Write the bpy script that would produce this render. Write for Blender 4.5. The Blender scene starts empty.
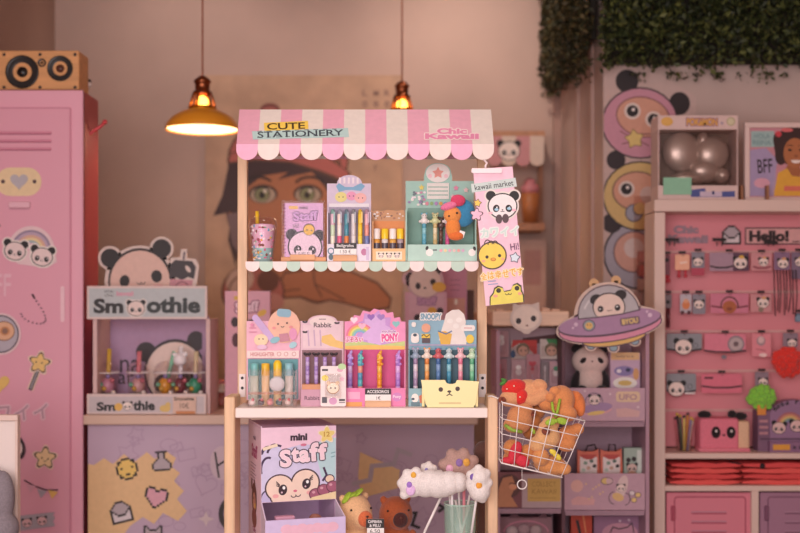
import bpy, bmesh, math, random
from mathutils import Vector, Matrix, Euler
from math import sin, cos, pi, radians as R
SC = bpy.context.scene
COL = SC.collection
F = 1111.11; HY = 300.0; CZ = 1.30          # focal length in pixels, horizon row, eye height

def W(px, py, Y):
    return Vector(((px - 400) * Y / F, Y, CZ - (py - HY) * Y / F))

# ------------------------------------------------------------------ camera, world, lights
cd = bpy.data.cameras.new('camera'); cam = bpy.data.objects.new('camera', cd); COL.objects.link(cam)
cam.location = (0, 0, CZ); cam.rotation_euler = (pi / 2, 0, 0)
cd.sensor_width = 36; cd.lens = 50; cd.shift_y = 33.5 / 800
cd.dof.use_dof = True; cd.dof.focus_distance = 2.94; cd.dof.aperture_fstop = 2.0; cd.dof.aperture_blades = 0
SC.camera = cam
wd = bpy.data.worlds.new('world'); SC.world = wd; wd.use_nodes = True
bg = wd.node_tree.nodes['Background']; bg.inputs[0].default_value = (1.0, 0.80, 0.77, 1); bg.inputs[1].default_value = 0.57
SC.view_settings.view_transform = 'Standard'; SC.view_settings.look = 'None'
SC.view_settings.exposure = 0.14; SC.view_settings.gamma = 1; SC.view_settings.use_curve_mapping = False

def light(name, kind, loc, target, power, color, **kw):
    l = bpy.data.lights.new(name, kind); l.energy = power; l.color = color
    for k, v in kw.items(): setattr(l, k, v)
    o = bpy.data.objects.new(name, l); COL.objects.link(o); o.location = loc
    if target is not None:
        o.rotation_euler = (Vector(target) - Vector(loc)).to_track_quat('-Z', 'Y').to_euler()
    return o
# daylight through the shop front behind the camera, to the left
light('shopfront_daylight', 'AREA', (-0.7, -0.35, 1.55), (-0.1, 3.0, 1.15), 92, (1.0, 0.90, 0.91), shape='RECTANGLE', size=2.8, size_y=1.9)
# ceiling spots of the shop washing the back wall, warm
light('ceiling_spot_back', 'SPOT', (0.25, 4.6, 2.95), (0.28, 5.5, 2.2), 25, (1.0, 0.80, 0.68), spot_size=R(110), spot_blend=1.0, shadow_soft_size=0.08)
light('ceiling_spot_left', 'SPOT', (-0.95, 4.6, 2.95), (-1.0, 5.5, 2.2), 12, (1.0, 0.80, 0.70), spot_size=R(110), spot_blend=1.0, shadow_soft_size=0.08)
light('ceiling_spot_stall', 'SPOT', (-0.1, 2.2, 2.9), (-0.1, 3.0, 1.0), 20, (1.0, 0.90, 0.87), spot_size=R(70), spot_blend=0.9, shadow_soft_size=0.15)

# ------------------------------------------------------------------ materials
_m = {}
def lin(h):
    h = h.lstrip('#'); c = [int(h[i:i + 2], 16) / 255 for i in (0, 2, 4)]
    return tuple((x / 12.92 if x <= .04045 else ((x + .055) / 1.055) ** 2.4) for x in c) + (1,)
def mat(col, kind='card'):
    key = (col, kind)
    if key in _m: return _m[key]
    m = bpy.data.materials.new(kind + '_' + col.strip('#')); m.use_nodes = True; _m[key] = m
    nt = m.node_tree; N = nt.nodes; L = nt.links; b = N['Principled BSDF']; out = N['Material Output']
    c = lin(col); b.inputs['Base Color'].default_value = c
    def noise(scale, detail=3, vec=None):
        tc = N.new('ShaderNodeTexCoord'); mp = N.new('ShaderNodeMapping'); n = N.new('ShaderNodeTexNoise')
        L.new(tc.outputs['Object'], mp.inputs[0]); L.new(mp.outputs[0], n.inputs['Vector'])
        if vec: mp.inputs['Scale'].default_value = vec
        n.inputs['Scale'].default_value = scale; n.inputs['Detail'].default_value = detail; return n
    def mixcol(n, lo, hi, a=.3, z=.7):
        r = N.new('ShaderNodeValToRGB'); r.color_ramp.elements[0].position = a; r.color_ramp.elements[1].position = z
        r.color_ramp.elements[0].color = tuple(min(1, x * lo) for x in c[:3]) + (1,)
        r.color_ramp.elements[1].color = tuple(min(1, x * hi) for x in c[:3]) + (1,)
        L.new(n.outputs['Fac'], r.inputs[0]); L.new(r.outputs[0], b.inputs['Base Color'])
    def bump(n, s, d=.002):
        bp = N.new('ShaderNodeBump'); bp.inputs['Strength'].default_value = s; bp.inputs['Distance'].default_value = d
        L.new(n.outputs['Fac'], bp.inputs['Height']); L.new(bp.outputs[0], b.inputs['Normal'])
    rough = {'card': .55, 'gloss': .28, 'plush': 1, 'wood': .55, 'metal': .3, 'paint': .45, 'wall': .85, 'cloth': .8, 'leaf': .6, 'plastic': .35}.get(kind, .5)
    b.inputs['Roughness'].default_value = rough
    if kind == 'card':
        mixcol(noise(60), .96, 1.03)
    elif kind == 'plush':
        n = noise(260, 4); mixcol(n, .86, 1.06, .3, .7); bump(n, .6, .003); b.inputs['Sheen Weight'].default_value = .25
    elif kind == 'wood':
        n = noise(10, 5, (5, 5, .5)); mixcol(n, .84, 1.08, .35, .7); bump(n, .1, .0005)
    elif kind == 'woodh':
        n = noise(10, 5, (.5, 5, 5)); mixcol(n, .84, 1.08, .35, .7)
    elif kind == 'metal':
        b.inputs['Metallic'].default_value = 1; n = noise(90); bump(n, .03, .0003)
    elif kind == 'silver':
        b.inputs['Metallic'].default_value = .55; b.inputs['Roughness'].default_value = .33
    elif kind == 'wall':
        n = noise(2.2, 6); mixcol(n, .9, 1.08, .3, .7); n2 = noise(120, 4); bump(n2, .12, .002)
    elif kind == 'kraft':
        n = noise(9, 8); mixcol(n, .88, 1.08, .35, .65)
    elif kind == 'cloth':
        n = noise(200); mixcol(n, .85, 1.1); bump(n, .4, .002)
    elif kind == 'leaf':
        n = noise(14, 3); mixcol(n, .5, 1.6, .3, .75)
    elif kind == 'frost':
        b.inputs['Alpha'].default_value = .34; b.inputs['Roughness'].default_value = .25
    elif kind in ('clear', 'glass'):
        N.remove(b)
        tr = N.new('ShaderNodeBsdfTransparent'); gl = N.new('ShaderNodeBsdfGlossy'); mx = N.new('ShaderNodeMixShader')
        lw = N.new('ShaderNodeLayerWeight'); lw.inputs['Blend'].default_value = .25
        mp = N.new('ShaderNodeMapRange'); mp.inputs['To Min'].default_value = .007; mp.inputs['To Max'].default_value = .55 if kind == 'clear' else .75
        tr.inputs[0].default_value = tuple(.55 + .45 * x for x in c[:3]) + (1,)
        gl.inputs['Roughness'].default_value = .08; gl.inputs[0].default_value = (1, 1, 1, 1)
        L.new(lw.outputs['Facing'], mp.inputs['Value']); L.new(mp.outputs[0], mx.inputs[0])
        L.new(tr.outputs[0], mx.inputs[1]); L.new(gl.outputs[0], mx.inputs[2]); L.new(mx.outputs[0], out.inputs[0])
    elif kind.startswith('emit'):
        b.inputs['Emission Color'].default_value = c; b.inputs['Emission Strength'].default_value = float(kind[4:])
    elif kind == 'gloss':
        pass
    return m

# ------------------------------------------------------------------ mesh builder
class MB:
    """Collects shapes (world coordinates) and links them as ONE mesh object."""
    def __init__(s, Y=0, clip=None):
        s.v = []; s.f = []; s.mi = []; s.sm = []; s.mats = []; s.Y = Y; s.n = 0; s.st = .25; s.clip = clip
    def m(s, col, kind='card'):
        k = mat(col, kind)
        if k not in s.mats: s.mats.append(k)
        return s.mats.index(k)
    def add(s, vs, fs, col, kind='card', smooth=False):
        i = s.m(col, kind); o = len(s.v); s.v += [Vector(v) for v in vs]
        for f in fs: s.f.append([o + k for k in f]); s.mi.append(i); s.sm.append(smooth)
    def bm(s, bm, col, kind='card', smooth=False):
        bm.verts.index_update(); s.add([v.co.copy() for v in bm.verts], [[v.index for v in f.verts] for f in bm.faces], col, kind, smooth); bm.free()
    # solids -------------------------------------------------
    def box(s, x0, x1, y0, y1, z0, z1, col, kind='card', bev=0.0, seg=1, rot=None):
        b = bmesh.new(); bmesh.ops.create_cube(b, size=1)
        for v in b.verts: v.co = Vector((v.co.x * abs(x1 - x0), v.co.y * abs(y1 - y0), v.co.z * abs(z1 - z0)))
        if bev: bmesh.ops.bevel(b, geom=b.edges[:], offset=bev, segments=seg, profile=.6, affect='EDGES')
        M = Matrix.Translation(((x0 + x1) / 2, (y0 + y1) / 2, (z0 + z1) / 2))
        if rot: M = M @ Euler(rot).to_matrix().to_4x4()
        bmesh.ops.transform(b, matrix=M, verts=b.verts); s.bm(b, col, kind, seg > 1)
    def pbox(s, px0, py0, px1, py1, Y, d, col, kind='card', bev=0.0, seg=1, rot=None):
        """box whose front face, at depth Y, covers the pixel rectangle; it reaches back by d metres"""
        a = W(px0, py0, Y); c = W(px1, py1, Y); s.box(a.x, c.x, Y, Y + d, c.z, a.z, col, kind, bev, seg, rot)
    def sph(s, c, r, col, kind='plush', rot=None, seg=20):
        if not hasattr(r, '__len__'): r = (r, r, r)
        b = bmesh.new(); bmesh.ops.create_uvsphere(b, u_segments=seg, v_segments=seg * 2 // 3, radius=1)
        M = Matrix.Translation(c) @ (Euler(rot).to_matrix().to_4x4() if rot else Matrix()) @ Matrix.Diagonal((*r, 1))
        bmesh.ops.transform(b, matrix=M, verts=b.verts); s.bm(b, col, kind, True)
    def tube(s, pts, r, col, kind='plastic', seg=8, cap=True, closed=False):
        pts = [Vector(p) for p in pts]; n = len(pts); vs = []; up = None
        rr = r if hasattr(r, '__len__') else [r] * n
        for i, p in enumerate(pts):
            a = pts[(i - 1) % n] if (i or closed) else p; c = pts[(i + 1) % n] if (i < n - 1 or closed) else p
            t = (c - a).normalized()
            if up is None: up = Vector((0, 0, 1)) if abs(t.z) < .9 else Vector((1, 0, 0))
            u = (up - t * up.dot(t)).normalized(); w = t.cross(u); up = u
            for k in range(seg):
                an = 2 * pi * k / seg; vs.append(p + (u * cos(an) + w * sin(an)) * rr[i])
        fs = []
        for i in range(n if closed else n - 1):
            j = (i + 1) % n
            for k in range(seg): fs.append([i * seg + k, i * seg + (k + 1) % seg, j * seg + (k + 1) % seg, j * seg + k])
        if cap and not closed: fs += [list(range(seg))[::-1], [(n - 1) * seg + k for k in range(seg)]]
        s.add(vs, fs, col, kind, True)
    def lathe(s, prof, c, col, kind='plastic', seg=24, M=None):
        """prof = (radius, height) pairs round a vertical axis at c"""
        c = Vector(c); vs = []
        for r, z in prof:
            for k in range(seg):
                p = Vector((r * cos(2 * pi * k / seg), r * sin(2 * pi * k / seg), z))
                vs.append(c + (M @ p if M else p))
        fs = [[i * seg + k, i * seg + (k + 1) % seg, (i + 1) * seg + (k + 1) % seg, (i + 1) * seg + k] for i in range(len(prof) - 1) for k in range(seg)]
        s.add(vs, fs, col, kind, True)
    def cyl(s, a, b, r, col, kind='plastic', seg=16): s.tube([a, b], r, col, kind, seg)
    # outlines traced in pixels at depth Y ----------------------
    def prism(s, pts, Y, d, col, kind='card'):
        pts = s._cl(pts)
        if len(pts) < 3: return
        area = sum(pts[i][0] * pts[(i + 1) % len(pts)][1] - pts[(i + 1) % len(pts)][0] * pts[i][1] for i in range(len(pts)))
        if area > 0: pts = pts[::-1]
        n = len(pts); fr = [W(x, y, Y) for x, y in pts]; bk = [p + Vector((0, d, 0)) for p in fr]
        s.add(fr + bk, [list(range(n))] + [list(range(2 * n - 1, n - 1, -1))] + [[i, i + n, (i + 1) % n + n, (i + 1) % n] for i in range(n)], col, kind)
    def _cl(s, pts):
        if not s.clip: return pts
        x0, x1, y0, y1 = s.clip
        for ax, lim, sg in ((0, x0, 1), (0, x1, -1), (1, y0, 1), (1, y1, -1)):
            out = []
            for i in range(len(pts)):
                a, b = pts[i - 1], pts[i]; da = (a[ax] - lim) * sg; db = (b[ax] - lim) * sg
                if (da >= 0) != (db >= 0):
                    t = da / (da - db); out.append((a[0] + (b[0] - a[0]) * t, a[1] + (b[1] - a[1]) * t))
                if db >= 0: out.append(b)
            pts = out
            if not pts: return []
        return pts
    def poly(s, pts, col, kind='card'):
        """a flat printed shape, one thin layer above the last"""
        pts = s._cl(list(pts))
        if len(pts) < 3: return s
        area = sum(pts[i][0] * pts[(i + 1) % len(pts)][1] - pts[(i + 1) % len(pts)][0] * pts[i][1] for i in range(len(pts)))
        if area > 0: pts = pts[::-1]
        s.n += s.st; Y = s.Y - .00012 * s.n
        s.add([W(x, y, Y) for x, y in pts], [list(range(len(pts)))], col, kind); return s
    def rect(s, x0, y0, x1, y1, col, kind='card', rot=0):
        return s.poly(rotp([(x0, y0), (x1, y0), (x1, y1), (x0, y1)], rot), col, kind)
    def ell(s, cx, cy, rx, ry, col, rot=0, kind='card', a0=0, a1=360):
        n = 28; full = a1 - a0 >= 360
        p = [(rx * cos(R(a0 + (a1 - a0) * i / (n if full else n - 1))), ry * sin(R(a0 + (a1 - a0) * i / (n if full else n - 1)))) for i in range(n)]
        c, q = cos(R(rot)), sin(R(rot)); return s.poly([(cx + x * c - y * q, cy + x * q + y * c) for x, y in p], col, kind)
    def line(s, pts, w, col, closed=False):
        s.n += s.st; Y = s.Y - .00012 * s.n; P = [Vector((p[0], p[1])) for p in pts]; n = len(P); L_, R_ = [], []
        for i in range(n):
            a = P[i - 1] if (i or closed) else None; c = P[(i + 1) % n] if (i < n - 1 or closed) else None
            d1 = (P[i] - a).normalized() if a is not None and (P[i] - a).length > 1e-6 else None; d2 = (c - P[i]).normalized() if c is not None and (c - P[i]).length > 1e-6 else None
            if d1 is None: d1 = d2 or Vector((1, 0))
            if d2 is None: d2 = d1
            t = d1 + d2; t = t.normalized() if t.length > .3 else d1; m_ = Vector((-t.y, t.x)); k = min(1.6, 1 / max(.4, m_.dot(Vector((-d1.y, d1.x))))) * w / 2
            L_.append(P[i] + m_ * k); R_.append(P[i] - m_ * k)
        for i in range(n if closed else n - 1):
            j = (i + 1) % n; q = s._cl([tuple(L_[i]), tuple(R_[i]), tuple(R_[j]), tuple(L_[j])])
            if len(q) > 2: s.add([W(x, y, Y) for x, y in q], [list(range(len(q)))], col, 'card')
        return s
    def arc(s, cx, cy, rx, ry, a0, a1, w, col, n=16):
        return s.line([(cx + rx * cos(R(a0 + (a1 - a0) * i / n)), cy + ry * sin(R(a0 + (a1 - a0) * i / n))) for i in range(n + 1)], w, col)
    def star(s, cx, cy, r, col, rot=0, k=.55, n=5):
        return s.poly(starp(cx, cy, r, rot, k, n), col)
    def rstar(s, cx, cy, r, col, rot=0): return s.poly(rstarp(cx, cy, r, rot), col)
    def heart(s, cx, cy, r, col, rot=0): return s.poly(heartp(cx, cy, r, rot), col)
    def text(s, t, cx, cy, w, h, col, bold=0.0, rot=0, kind='card', italic=0):
        """word centred at (cx, cy), w pixels wide and h pixels high"""
        vs, fs, (bx0, bx1, by0, by1) = glyphs(t, bold)
        s.n += s.st; Y = s.Y - .00012 * s.n; c, q = cos(R(rot)), sin(R(rot)); out = []
        for x, y in vs:
            u = ((x - bx0) / (bx1 - bx0) - .5) * w; v = (.5 - (y - by0) / (by1 - by0)) * h; u -= italic * v
            out.append(W(cx + u * c - v * q, cy + u * q + v * c, Y))
        s.add(out, fs, col, kind); return s
    def otext(s, t, cx, cy, w, h, col, ocol, ow=1.0, bold=.03, rot=0):
        st = s.st; s.st = .07
        for dx, dy in ((-ow, 0), (ow, 0), (0, -ow), (0, ow), (-ow * .7, -ow * .7), (ow * .7, ow * .7), (-ow * .7, ow * .7), (ow * .7, -ow * .7)):
            s.text(t, cx + dx, cy + dy, w, h, ocol, bold, rot)
        s.st = st; return s.text(t, cx, cy, w, h, col, bold, rot)
    def panda(s, cx, cy, r, rot=0, sticker=0, skin='#f1dfd6', ink='#1d181a', ear=.36, flat=.88, sad=False, blush=None, nose=True):
        c, q = cos(R(rot)), sin(R(rot))
        def T(x, y): return (cx + (x * c - y * q) * r, cy + (x * q + y * c) * r)
        ea = [T(-.78, -.68), T(.78, -.68)]
        if sticker:
            for e in ea: s.ell(*e, ear * r + sticker, ear * r + sticker, '#eadfd8')
            s.ell(cx, cy, r + sticker, r * flat + sticker, '#eadfd8', rot)
        for e in ea: s.ell(*e, ear * r, ear * r, ink)
        s.ell(cx, cy, r, r * flat, ink, rot); s.ell(cx, cy, r * .92, r * flat * .91, skin, rot)
        for sx in (-1, 1):
            e = T(sx * .42, .16 if not sad else .08)
            s.ell(*e, r * (.215 if not sad else .26), r * (.25 if not sad else .14), ink, rot + sx * (-18 if not sad else 35))
            g = T(sx * .42 + .05, .09); s.ell(*g, r * .05, r * .05, '#ffffff')
            if blush: s.ell(*T(sx * .68, .38), r * .13, r * .08, blush, rot)
        if nose:
            s.ell(*T(0, .26), r * .055, r * .04, ink); s.arc(*T(-.06, .33), r * .06, r * .05, 0, 180, r * .035, ink, 5); s.arc(*T(.06, .33), r * .06, r * .05, 0, 180, r * .035, ink, 5)
        return s
    # ------------------------------------------------------
    def build(s, name, parent=None, origin=None, label=None, cat=None, group=None, kind=None, remesh=0):
        if origin is None:
            if parent is not None: origin = Vector(parent['_o'])
            else:
                xs = [v.x for v in s.v]; ys = [v.y for v in s.v]; zs = [v.z for v in s.v]
                origin = Vector(((min(xs) + max(xs)) / 2, (min(ys) + max(ys)) / 2, min(zs)))
        me = bpy.data.meshes.new(name); me.from_pydata([v - origin for v in s.v], [], s.f)
        for k in s.mats: me.materials.append(k)
        me.polygons.foreach_set('material_index', s.mi); me.polygons.foreach_set('use_smooth', s.sm); me.update()
        o = bpy.data.objects.new(name, me); COL.objects.link(o); o['_o'] = list(origin)
        if parent is not None: o.parent = parent
        else: o.location = origin
        if remesh:
            md = o.modifiers.new('remesh', 'REMESH'); md.mode = 'VOXEL'; md.voxel_size = remesh; md.use_smooth_shade = True
            sm = o.modifiers.new('smooth', 'SMOOTH'); sm.iterations = 4; sm.factor = .5
        return tag(o, label, cat, group, kind)

def tag(o, label=None, cat=None, group=None, kind=None):
    if label: o['label'] = label
    if cat: o['category'] = cat
    if group: o['group'] = group
    if kind: o['kind'] = kind
    return o
def thing(name, label, cat, at, group=None):
    o = bpy.data.objects.new(name, None); o.empty_display_size = .02; COL.objects.link(o); o.location = at; o['_o'] = list(at)
    return tag(o, label, cat, group)
def rotp(pts, rot, c=None):
    if not rot: return pts
    cx = sum(p[0] for p in pts) / len(pts) if c is None else c[0]; cy = sum(p[1] for p in pts) / len(pts) if c is None else c[1]
    a, b = cos(R(rot)), sin(R(rot)); return [(cx + (x - cx) * a - (y - cy) * b, cy + (x - cx) * b + (y - cy) * a) for x, y in pts]
def starp(cx, cy, r, rot=0, k=.55, n=5):
    return [(cx + (r if i % 2 == 0 else r * k) * sin(R(rot) + pi * i / n), cy - (r if i % 2 == 0 else r * k) * cos(R(rot) + pi * i / n)) for i in range(2 * n)]
def rstarp(cx, cy, r, rot=0, k=.2):
    return [(cx + r * (1 - k + k * cos(5 * t)) * sin(t + R(rot)), cy - r * (1 - k + k * cos(5 * t)) * cos(t + R(rot))) for t in [2 * pi * i / 50 for i in range(50)]]
def heartp(cx, cy, r, rot=0):
    p = []
    for i in range(30):
        t = 2 * pi * i / 30; p.append((cx + r * 16 * sin(t) ** 3 / 17, cy - r * (13 * cos(t) - 5 * cos(2 * t) - 2 * cos(3 * t) - cos(4 * t)) / 17))
    return rotp(p, rot, (cx, cy))
def rrp(x0, y0, x1, y1, r, n=5):
    p = []
    for cx, cy, a in ((x1 - r, y0 + r, -90), (x1 - r, y1 - r, 0), (x0 + r, y1 - r, 90), (x0 + r, y0 + r, 180)):
        for i in range(n + 1): t = R(a + 90 * i / n); p.append((cx + r * cos(t), cy + r * sin(t)))
    return p
def ellp(cx, cy, rx, ry, a0=0, a1=360, n=28, rot=0):
    p = [(cx + rx * cos(R(a0 + (a1 - a0) * i / n)), cy + ry * sin(R(a0 + (a1 - a0) * i / n))) for i in range(n + (1 if a1 - a0 < 360 else 0))]
    return rotp(p, rot, (cx, cy))
_g = {}
def glyphs(t, bold=0.0):
    key = (t, bold)
    if key in _g: return _g[key]
    cu = bpy.data.curves.new('letters', 'FONT'); cu.body = t; cu.size = 1; cu.resolution_u = 3; cu.offset = bold; cu.fill_mode = 'FRONT'; cu.dimensions = '2D'
    ob = bpy.data.objects.new('letters', cu)
    me = bpy.data.meshes.new_from_object(ob)
    vs = [(v.co.x, v.co.y) for v in me.vertices]; fs = [list(p.vertices) for p in me.polygons]
    xs = [v[0] for v in vs] or [0, 1]; ys = [v[1] for v in vs] or [0, 1]
    _g[key] = (vs, fs, (min(xs), max(xs), min(ys), max(ys)))
    bpy.data.objects.remove(ob); bpy.data.curves.remove(cu); bpy.data.meshes.remove(me)
    return _g[key]
PIX = {
 'smile': ["...XXXX...", ".XXyyyyXX.", ".XyyyyyyX.", "XyyyyyyyyX", "XyXyyyyXyX", "XyyyyyyyyX", "XyyyyyyyyX", ".XyyXXyyX.", ".XXyyyyXX.", "...XXXX..."],
 'flask': ["..XXXXXX..", "...XwwX...", "...XwwX...", "...XwwX...", "..XwwwwX..", ".XwwwwwwX.", "XwwwwwwwwX", "XwwwwwwwwX", "XwwwwwwwwX", ".XXXXXXXX."],
 'heart': [".XXX..XXX.", "XpppXXpppX", "XppppppppX", "XppppppppX", "XppppppppX", ".XppppppX.", "..XppppX..", "...XppX...", "....XX...."],
 'mail': ["...XXXX...", "..XwwwwX..", ".XwwwwwwX.", "XwwwwwwwwX", "XXwwwwwwXX", "XlXwwwwXlX", "XllXXXXllX", "XllllllllX", "XllllllllX", "XXXXXXXXXX"],
 'cat': ["XX......XX", "XwX....XwX", "XwwXXXXwwX", "XwwwwwwwwX", "XwXwwwwXwX", "XwwwwwwwwX", "XwwwXXwwwX", ".XwwwwwwX.", "..XXXXXX.."]}
def pix(a, name, cx, cy, cell, rot=0):
    pal = {'X': '#2b2526', 'y': '#e9c56c', 'w': '#b4a6ab', 'l': '#d8cdd0', 'p': '#dba3b0'}
    rows = PIX[name]; h = len(rows); w = max(map(len, rows)); x0 = cx - w * cell / 2; y0 = cy - h * cell / 2
    a.n += a.st; Y = a.Y - .00012 * a.n
    for j, row in enumerate(rows):
        for i, ch in enumerate(row):
            if ch == '.': continue
            q = rotp([(x0 + i * cell, y0 + j * cell), (x0 + (i + 1) * cell, y0 + j * cell), (x0 + (i + 1) * cell, y0 + (j + 1) * cell), (x0 + i * cell, y0 + (j + 1) * cell)], rot, (cx, cy))
            a.add([W(x, y, Y) for x, y in q[::-1]], [[0, 1, 2, 3]], pal[ch])
# ================================================================== the room
rnd = random.Random(5)
XL, XP, XR, YB, YP, ZC = -1.708, 0.786, 2.3, 5.5, 4.3, 3.1
def slab(name, x0, x1, y0, y1, z0, z1, col, kind='wall'):
    m = MB(); m.box(x0, x1, y0, y1, z0, z1, col, kind); return m.build(name, kind='structure')
slab('floor', XL - .1, XR + .1, -1.2, YB + .1, -.1, 0, '#8a7468', 'wood')
slab('ceiling', XL - .1, XR + .1, -1.2, YB + .1, ZC, ZC + .1, '#c9b6a8')
slab('wall_back', XL, XP, YB, YB + .1, 0, ZC, '#c6ab9f')
slab('wall_left', XL - .1, XL, -1.2, YB + .1, 0, ZC, '#b99c8e')
slab('wall_right', XR, XR + .1, -1.2, YP, 0, ZC, '#b08c80')
slab('wall_pier', XP, XR + .1, YP, YB + .1, 0, ZC, '#cdb5ac')
m = MB(); m.box(XP - .012, XP, 4.5, 4.56, 0, 2.9, '#c0a095', 'paint'); m.build('trim_1', kind='structure')
m = MB(); m.box(XP - .012, XP, 4.86, 4.92, 0, 2.9, '#c0a095', 'paint'); m.build('trim_2', kind='structure')
m = MB(); m.box(XP - .03, XP, YB - .05, YB, 0, 2.9, '#b08e82', 'paint'); m.build('trim_3', kind='structure')
m = MB(); m.box(XL, XL + .012, -1.2, YB, 0, .09, '#d8c4b4', 'paint'); m.build('baseboard_left', kind='structure')

# ivy hedges: nobody could count the leaves
def hedge(name, label, spots, cols):
    m = MB()
    for p, s, flat in spots:
        d = Vector((rnd.uniform(-1, 1), rnd.uniform(-1, .3), rnd.uniform(-1, 1))).normalized(); u = d.orthogonal().normalized(); w = d.cross(u)
        a = rnd.uniform(0, 6.28); u, w = u * cos(a) + w * sin(a), w * cos(a) - u * sin(a)
        m.add([p - u * s, p - w * s * .55 + d * s * .15, p + u * s * 1.05, p + w * s * .55 + d * s * .15], [[0, 1, 2], [0, 2, 3]], rnd.choice(cols), 'leaf')
    return m
sp = []
z0 = W(0, 74, YP)[2]
for i in range(15000):
    x = rnd.uniform(XP - .03, XR - .35); z = z0 + rnd.random() ** .8 * (2.85 - z0); dpt = .05 + .05 * rnd.random()
    e = .03 * sin(x * 31) + .02 * sin(x * 77 + 1)
    if z < z0 + .02 + e * .5 and rnd.random() < .4: z += .05
    sp.append((Vector((x, YP - .045 - dpt * rnd.random() - .03 * sin(x * 13 + z * 9) ** 2, z + e * .3)), rnd.uniform(.010, .018), 0))
for k in range(34):
    x = rnd.uniform(XP, XR - .4)
    for j in range(6): sp.append((Vector((x + rnd.uniform(-.014, .014), YP - .03 - .02 * rnd.random(), z0 - .004 - .008 * rnd.random() * j)), rnd.uniform(.007, .013), 0))
hm = hedge('ivy_hedge', '', sp, ['#3c4422', '#2c3519', '#4d5428', '#232b16', '#5a5f30'])
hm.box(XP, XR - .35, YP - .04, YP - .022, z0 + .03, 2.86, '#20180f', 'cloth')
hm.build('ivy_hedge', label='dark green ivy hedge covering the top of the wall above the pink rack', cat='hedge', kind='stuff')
sp = []
for i in range(7500):
    y = rnd.uniform(4.24, 5.42); zb = 2.17 + .12 * (y - 4.3) + .03 * sin(y * 23); z = zb + rnd.random() ** .8 * (2.85 - zb)
    sp.append((Vector((XP - .045 - .05 * rnd.random() - .02 * sin(z * 17 + y * 9) ** 2, y, z)), rnd.uniform(.010, .018), 0))
hm = hedge('ivy_hedge', '', sp, ['#3f3a20', '#33321a', '#4a4524', '#292a17', '#574a2a'])
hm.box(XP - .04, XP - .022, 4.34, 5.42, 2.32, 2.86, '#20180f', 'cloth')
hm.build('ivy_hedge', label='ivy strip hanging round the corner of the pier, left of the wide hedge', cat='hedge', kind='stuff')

# ------------------------------------------------------------------ painted mural on the back wall
Y = 5.47
a = MB(Y); a.pbox(205, 75, 402, 470, Y, .028, '#c29c80', 'kraft')
SK, DK, HA = '#b06f4a', '#65402f', '#42292a'
a.ell(270, 110, 10, 7, '#7d3f38'); a.ell(270, 113, 9, 6, '#b5685c')
a.ell(288, 160, 61, 46, DK); a.ell(288, 161, 59, 45, '#b9645b')
a.poly([(238, 160), (340, 160), (350, 200), (348, 260), (318, 290), (262, 285), (238, 262), (226, 215)], DK)
a.poly([(240, 162), (338, 162), (348, 200), (346, 258), (317, 287), (264, 282), (240, 260), (229, 215)], SK)
a.poly([(229, 163), (257, 160), (286, 160), (321, 169), (342, 180), (344, 200), (336, 206), (324, 186), (312, 172), (292, 176), (277, 180), (288, 172), (262, 176), (248, 187), (240, 205), (238, 230), (236, 268), (228, 240), (231, 212), (213, 216), (222, 196)], HA)
a.poly([(228, 164), (229, 153), (255, 147), (290, 147), (325, 155), (350, 172), (351, 178), (340, 181), (320, 173), (290, 163), (256, 161)], DK)
a.poly([(229, 162), (231, 154), (256, 148), (290, 148), (324, 156), (348, 172), (348, 176), (340, 178), (320, 170), (290, 161), (256, 159)], '#b9645b')
a.poly([(227, 214), (240, 212), (243, 232), (250, 256), (244, 262), (232, 244)], '#7b6263')
for ex in (263, 308):
    a.ell(ex, 194, 14.5, 9.5, '#3a211b'); a.ell(ex, 195, 12.5, 8, '#b39b86'); a.ell(ex - 1, 194, 8, 8, '#3d3226'); a.ell(ex - 1, 195, 6.6, 6.6, '#8a8a62'); a.ell(ex - 1, 195, 3.2, 3.6, '#241b18'); a.ell(ex + 2, 191, 1.8, 1.8, '#eadccb')
a.arc(258, 186, 15, 9, 195, 330, 2.6, '#2c1a17'); a.arc(310, 186, 15, 9, 200, 335, 2.6, '#2c1a17')
a.arc(262, 181, 15, 8, 215, 300, 2, '#3d231f')
# shoulder badge, hand and forearm
a.poly([(284, 272), (312, 268), (350, 270), (378, 282), (392, 298), (390, 309), (372, 312), (345, 304), (330, 301), (318, 304), (312, 303), (300, 298), (284, 299), (276, 290)], DK)
a.poly([(285, 274), (312, 270), (350, 272), (377, 284), (390, 299), (388, 307), (372, 310), (345, 302), (330, 299), (318, 301), (312, 300), (301, 296), (285, 297), (278, 290)], SK)
a.line([(313, 271), (315, 285), (322, 297)], 1.6, DK); a.line([(315, 284), (345, 300)], 1.4, DK); a.line([(285, 291), (300, 289)], 1.4, DK)
a.ell(253, 292, 32, 28, DK); a.ell(253, 292, 30, 26, '#b0655a'); a.ell(240, 281, 15, 12, '#c9a696', -40); a.ell(268, 281, 11, 11, '#6b3d2b'); a.ell(272, 302, 12, 9, '#c2857b')
a.arc(253, 291, 24, 18, 150, 260, 1.4, DK)
for j, row in enumerate(('LMR', 'oeo')):
    for i, ch in enumerate(row): a.text(ch, 365 + 11 * i, 93 + 11 * j, 5, 6, '#8d6a60', .02)
a.text('Y', 375, 168, 5, 6, '#8d6a60', .02)
a.build('wall_mural', label='large kraft panel on the back wall painted with a dark-haired girl in a red cap', cat='mural')

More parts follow.
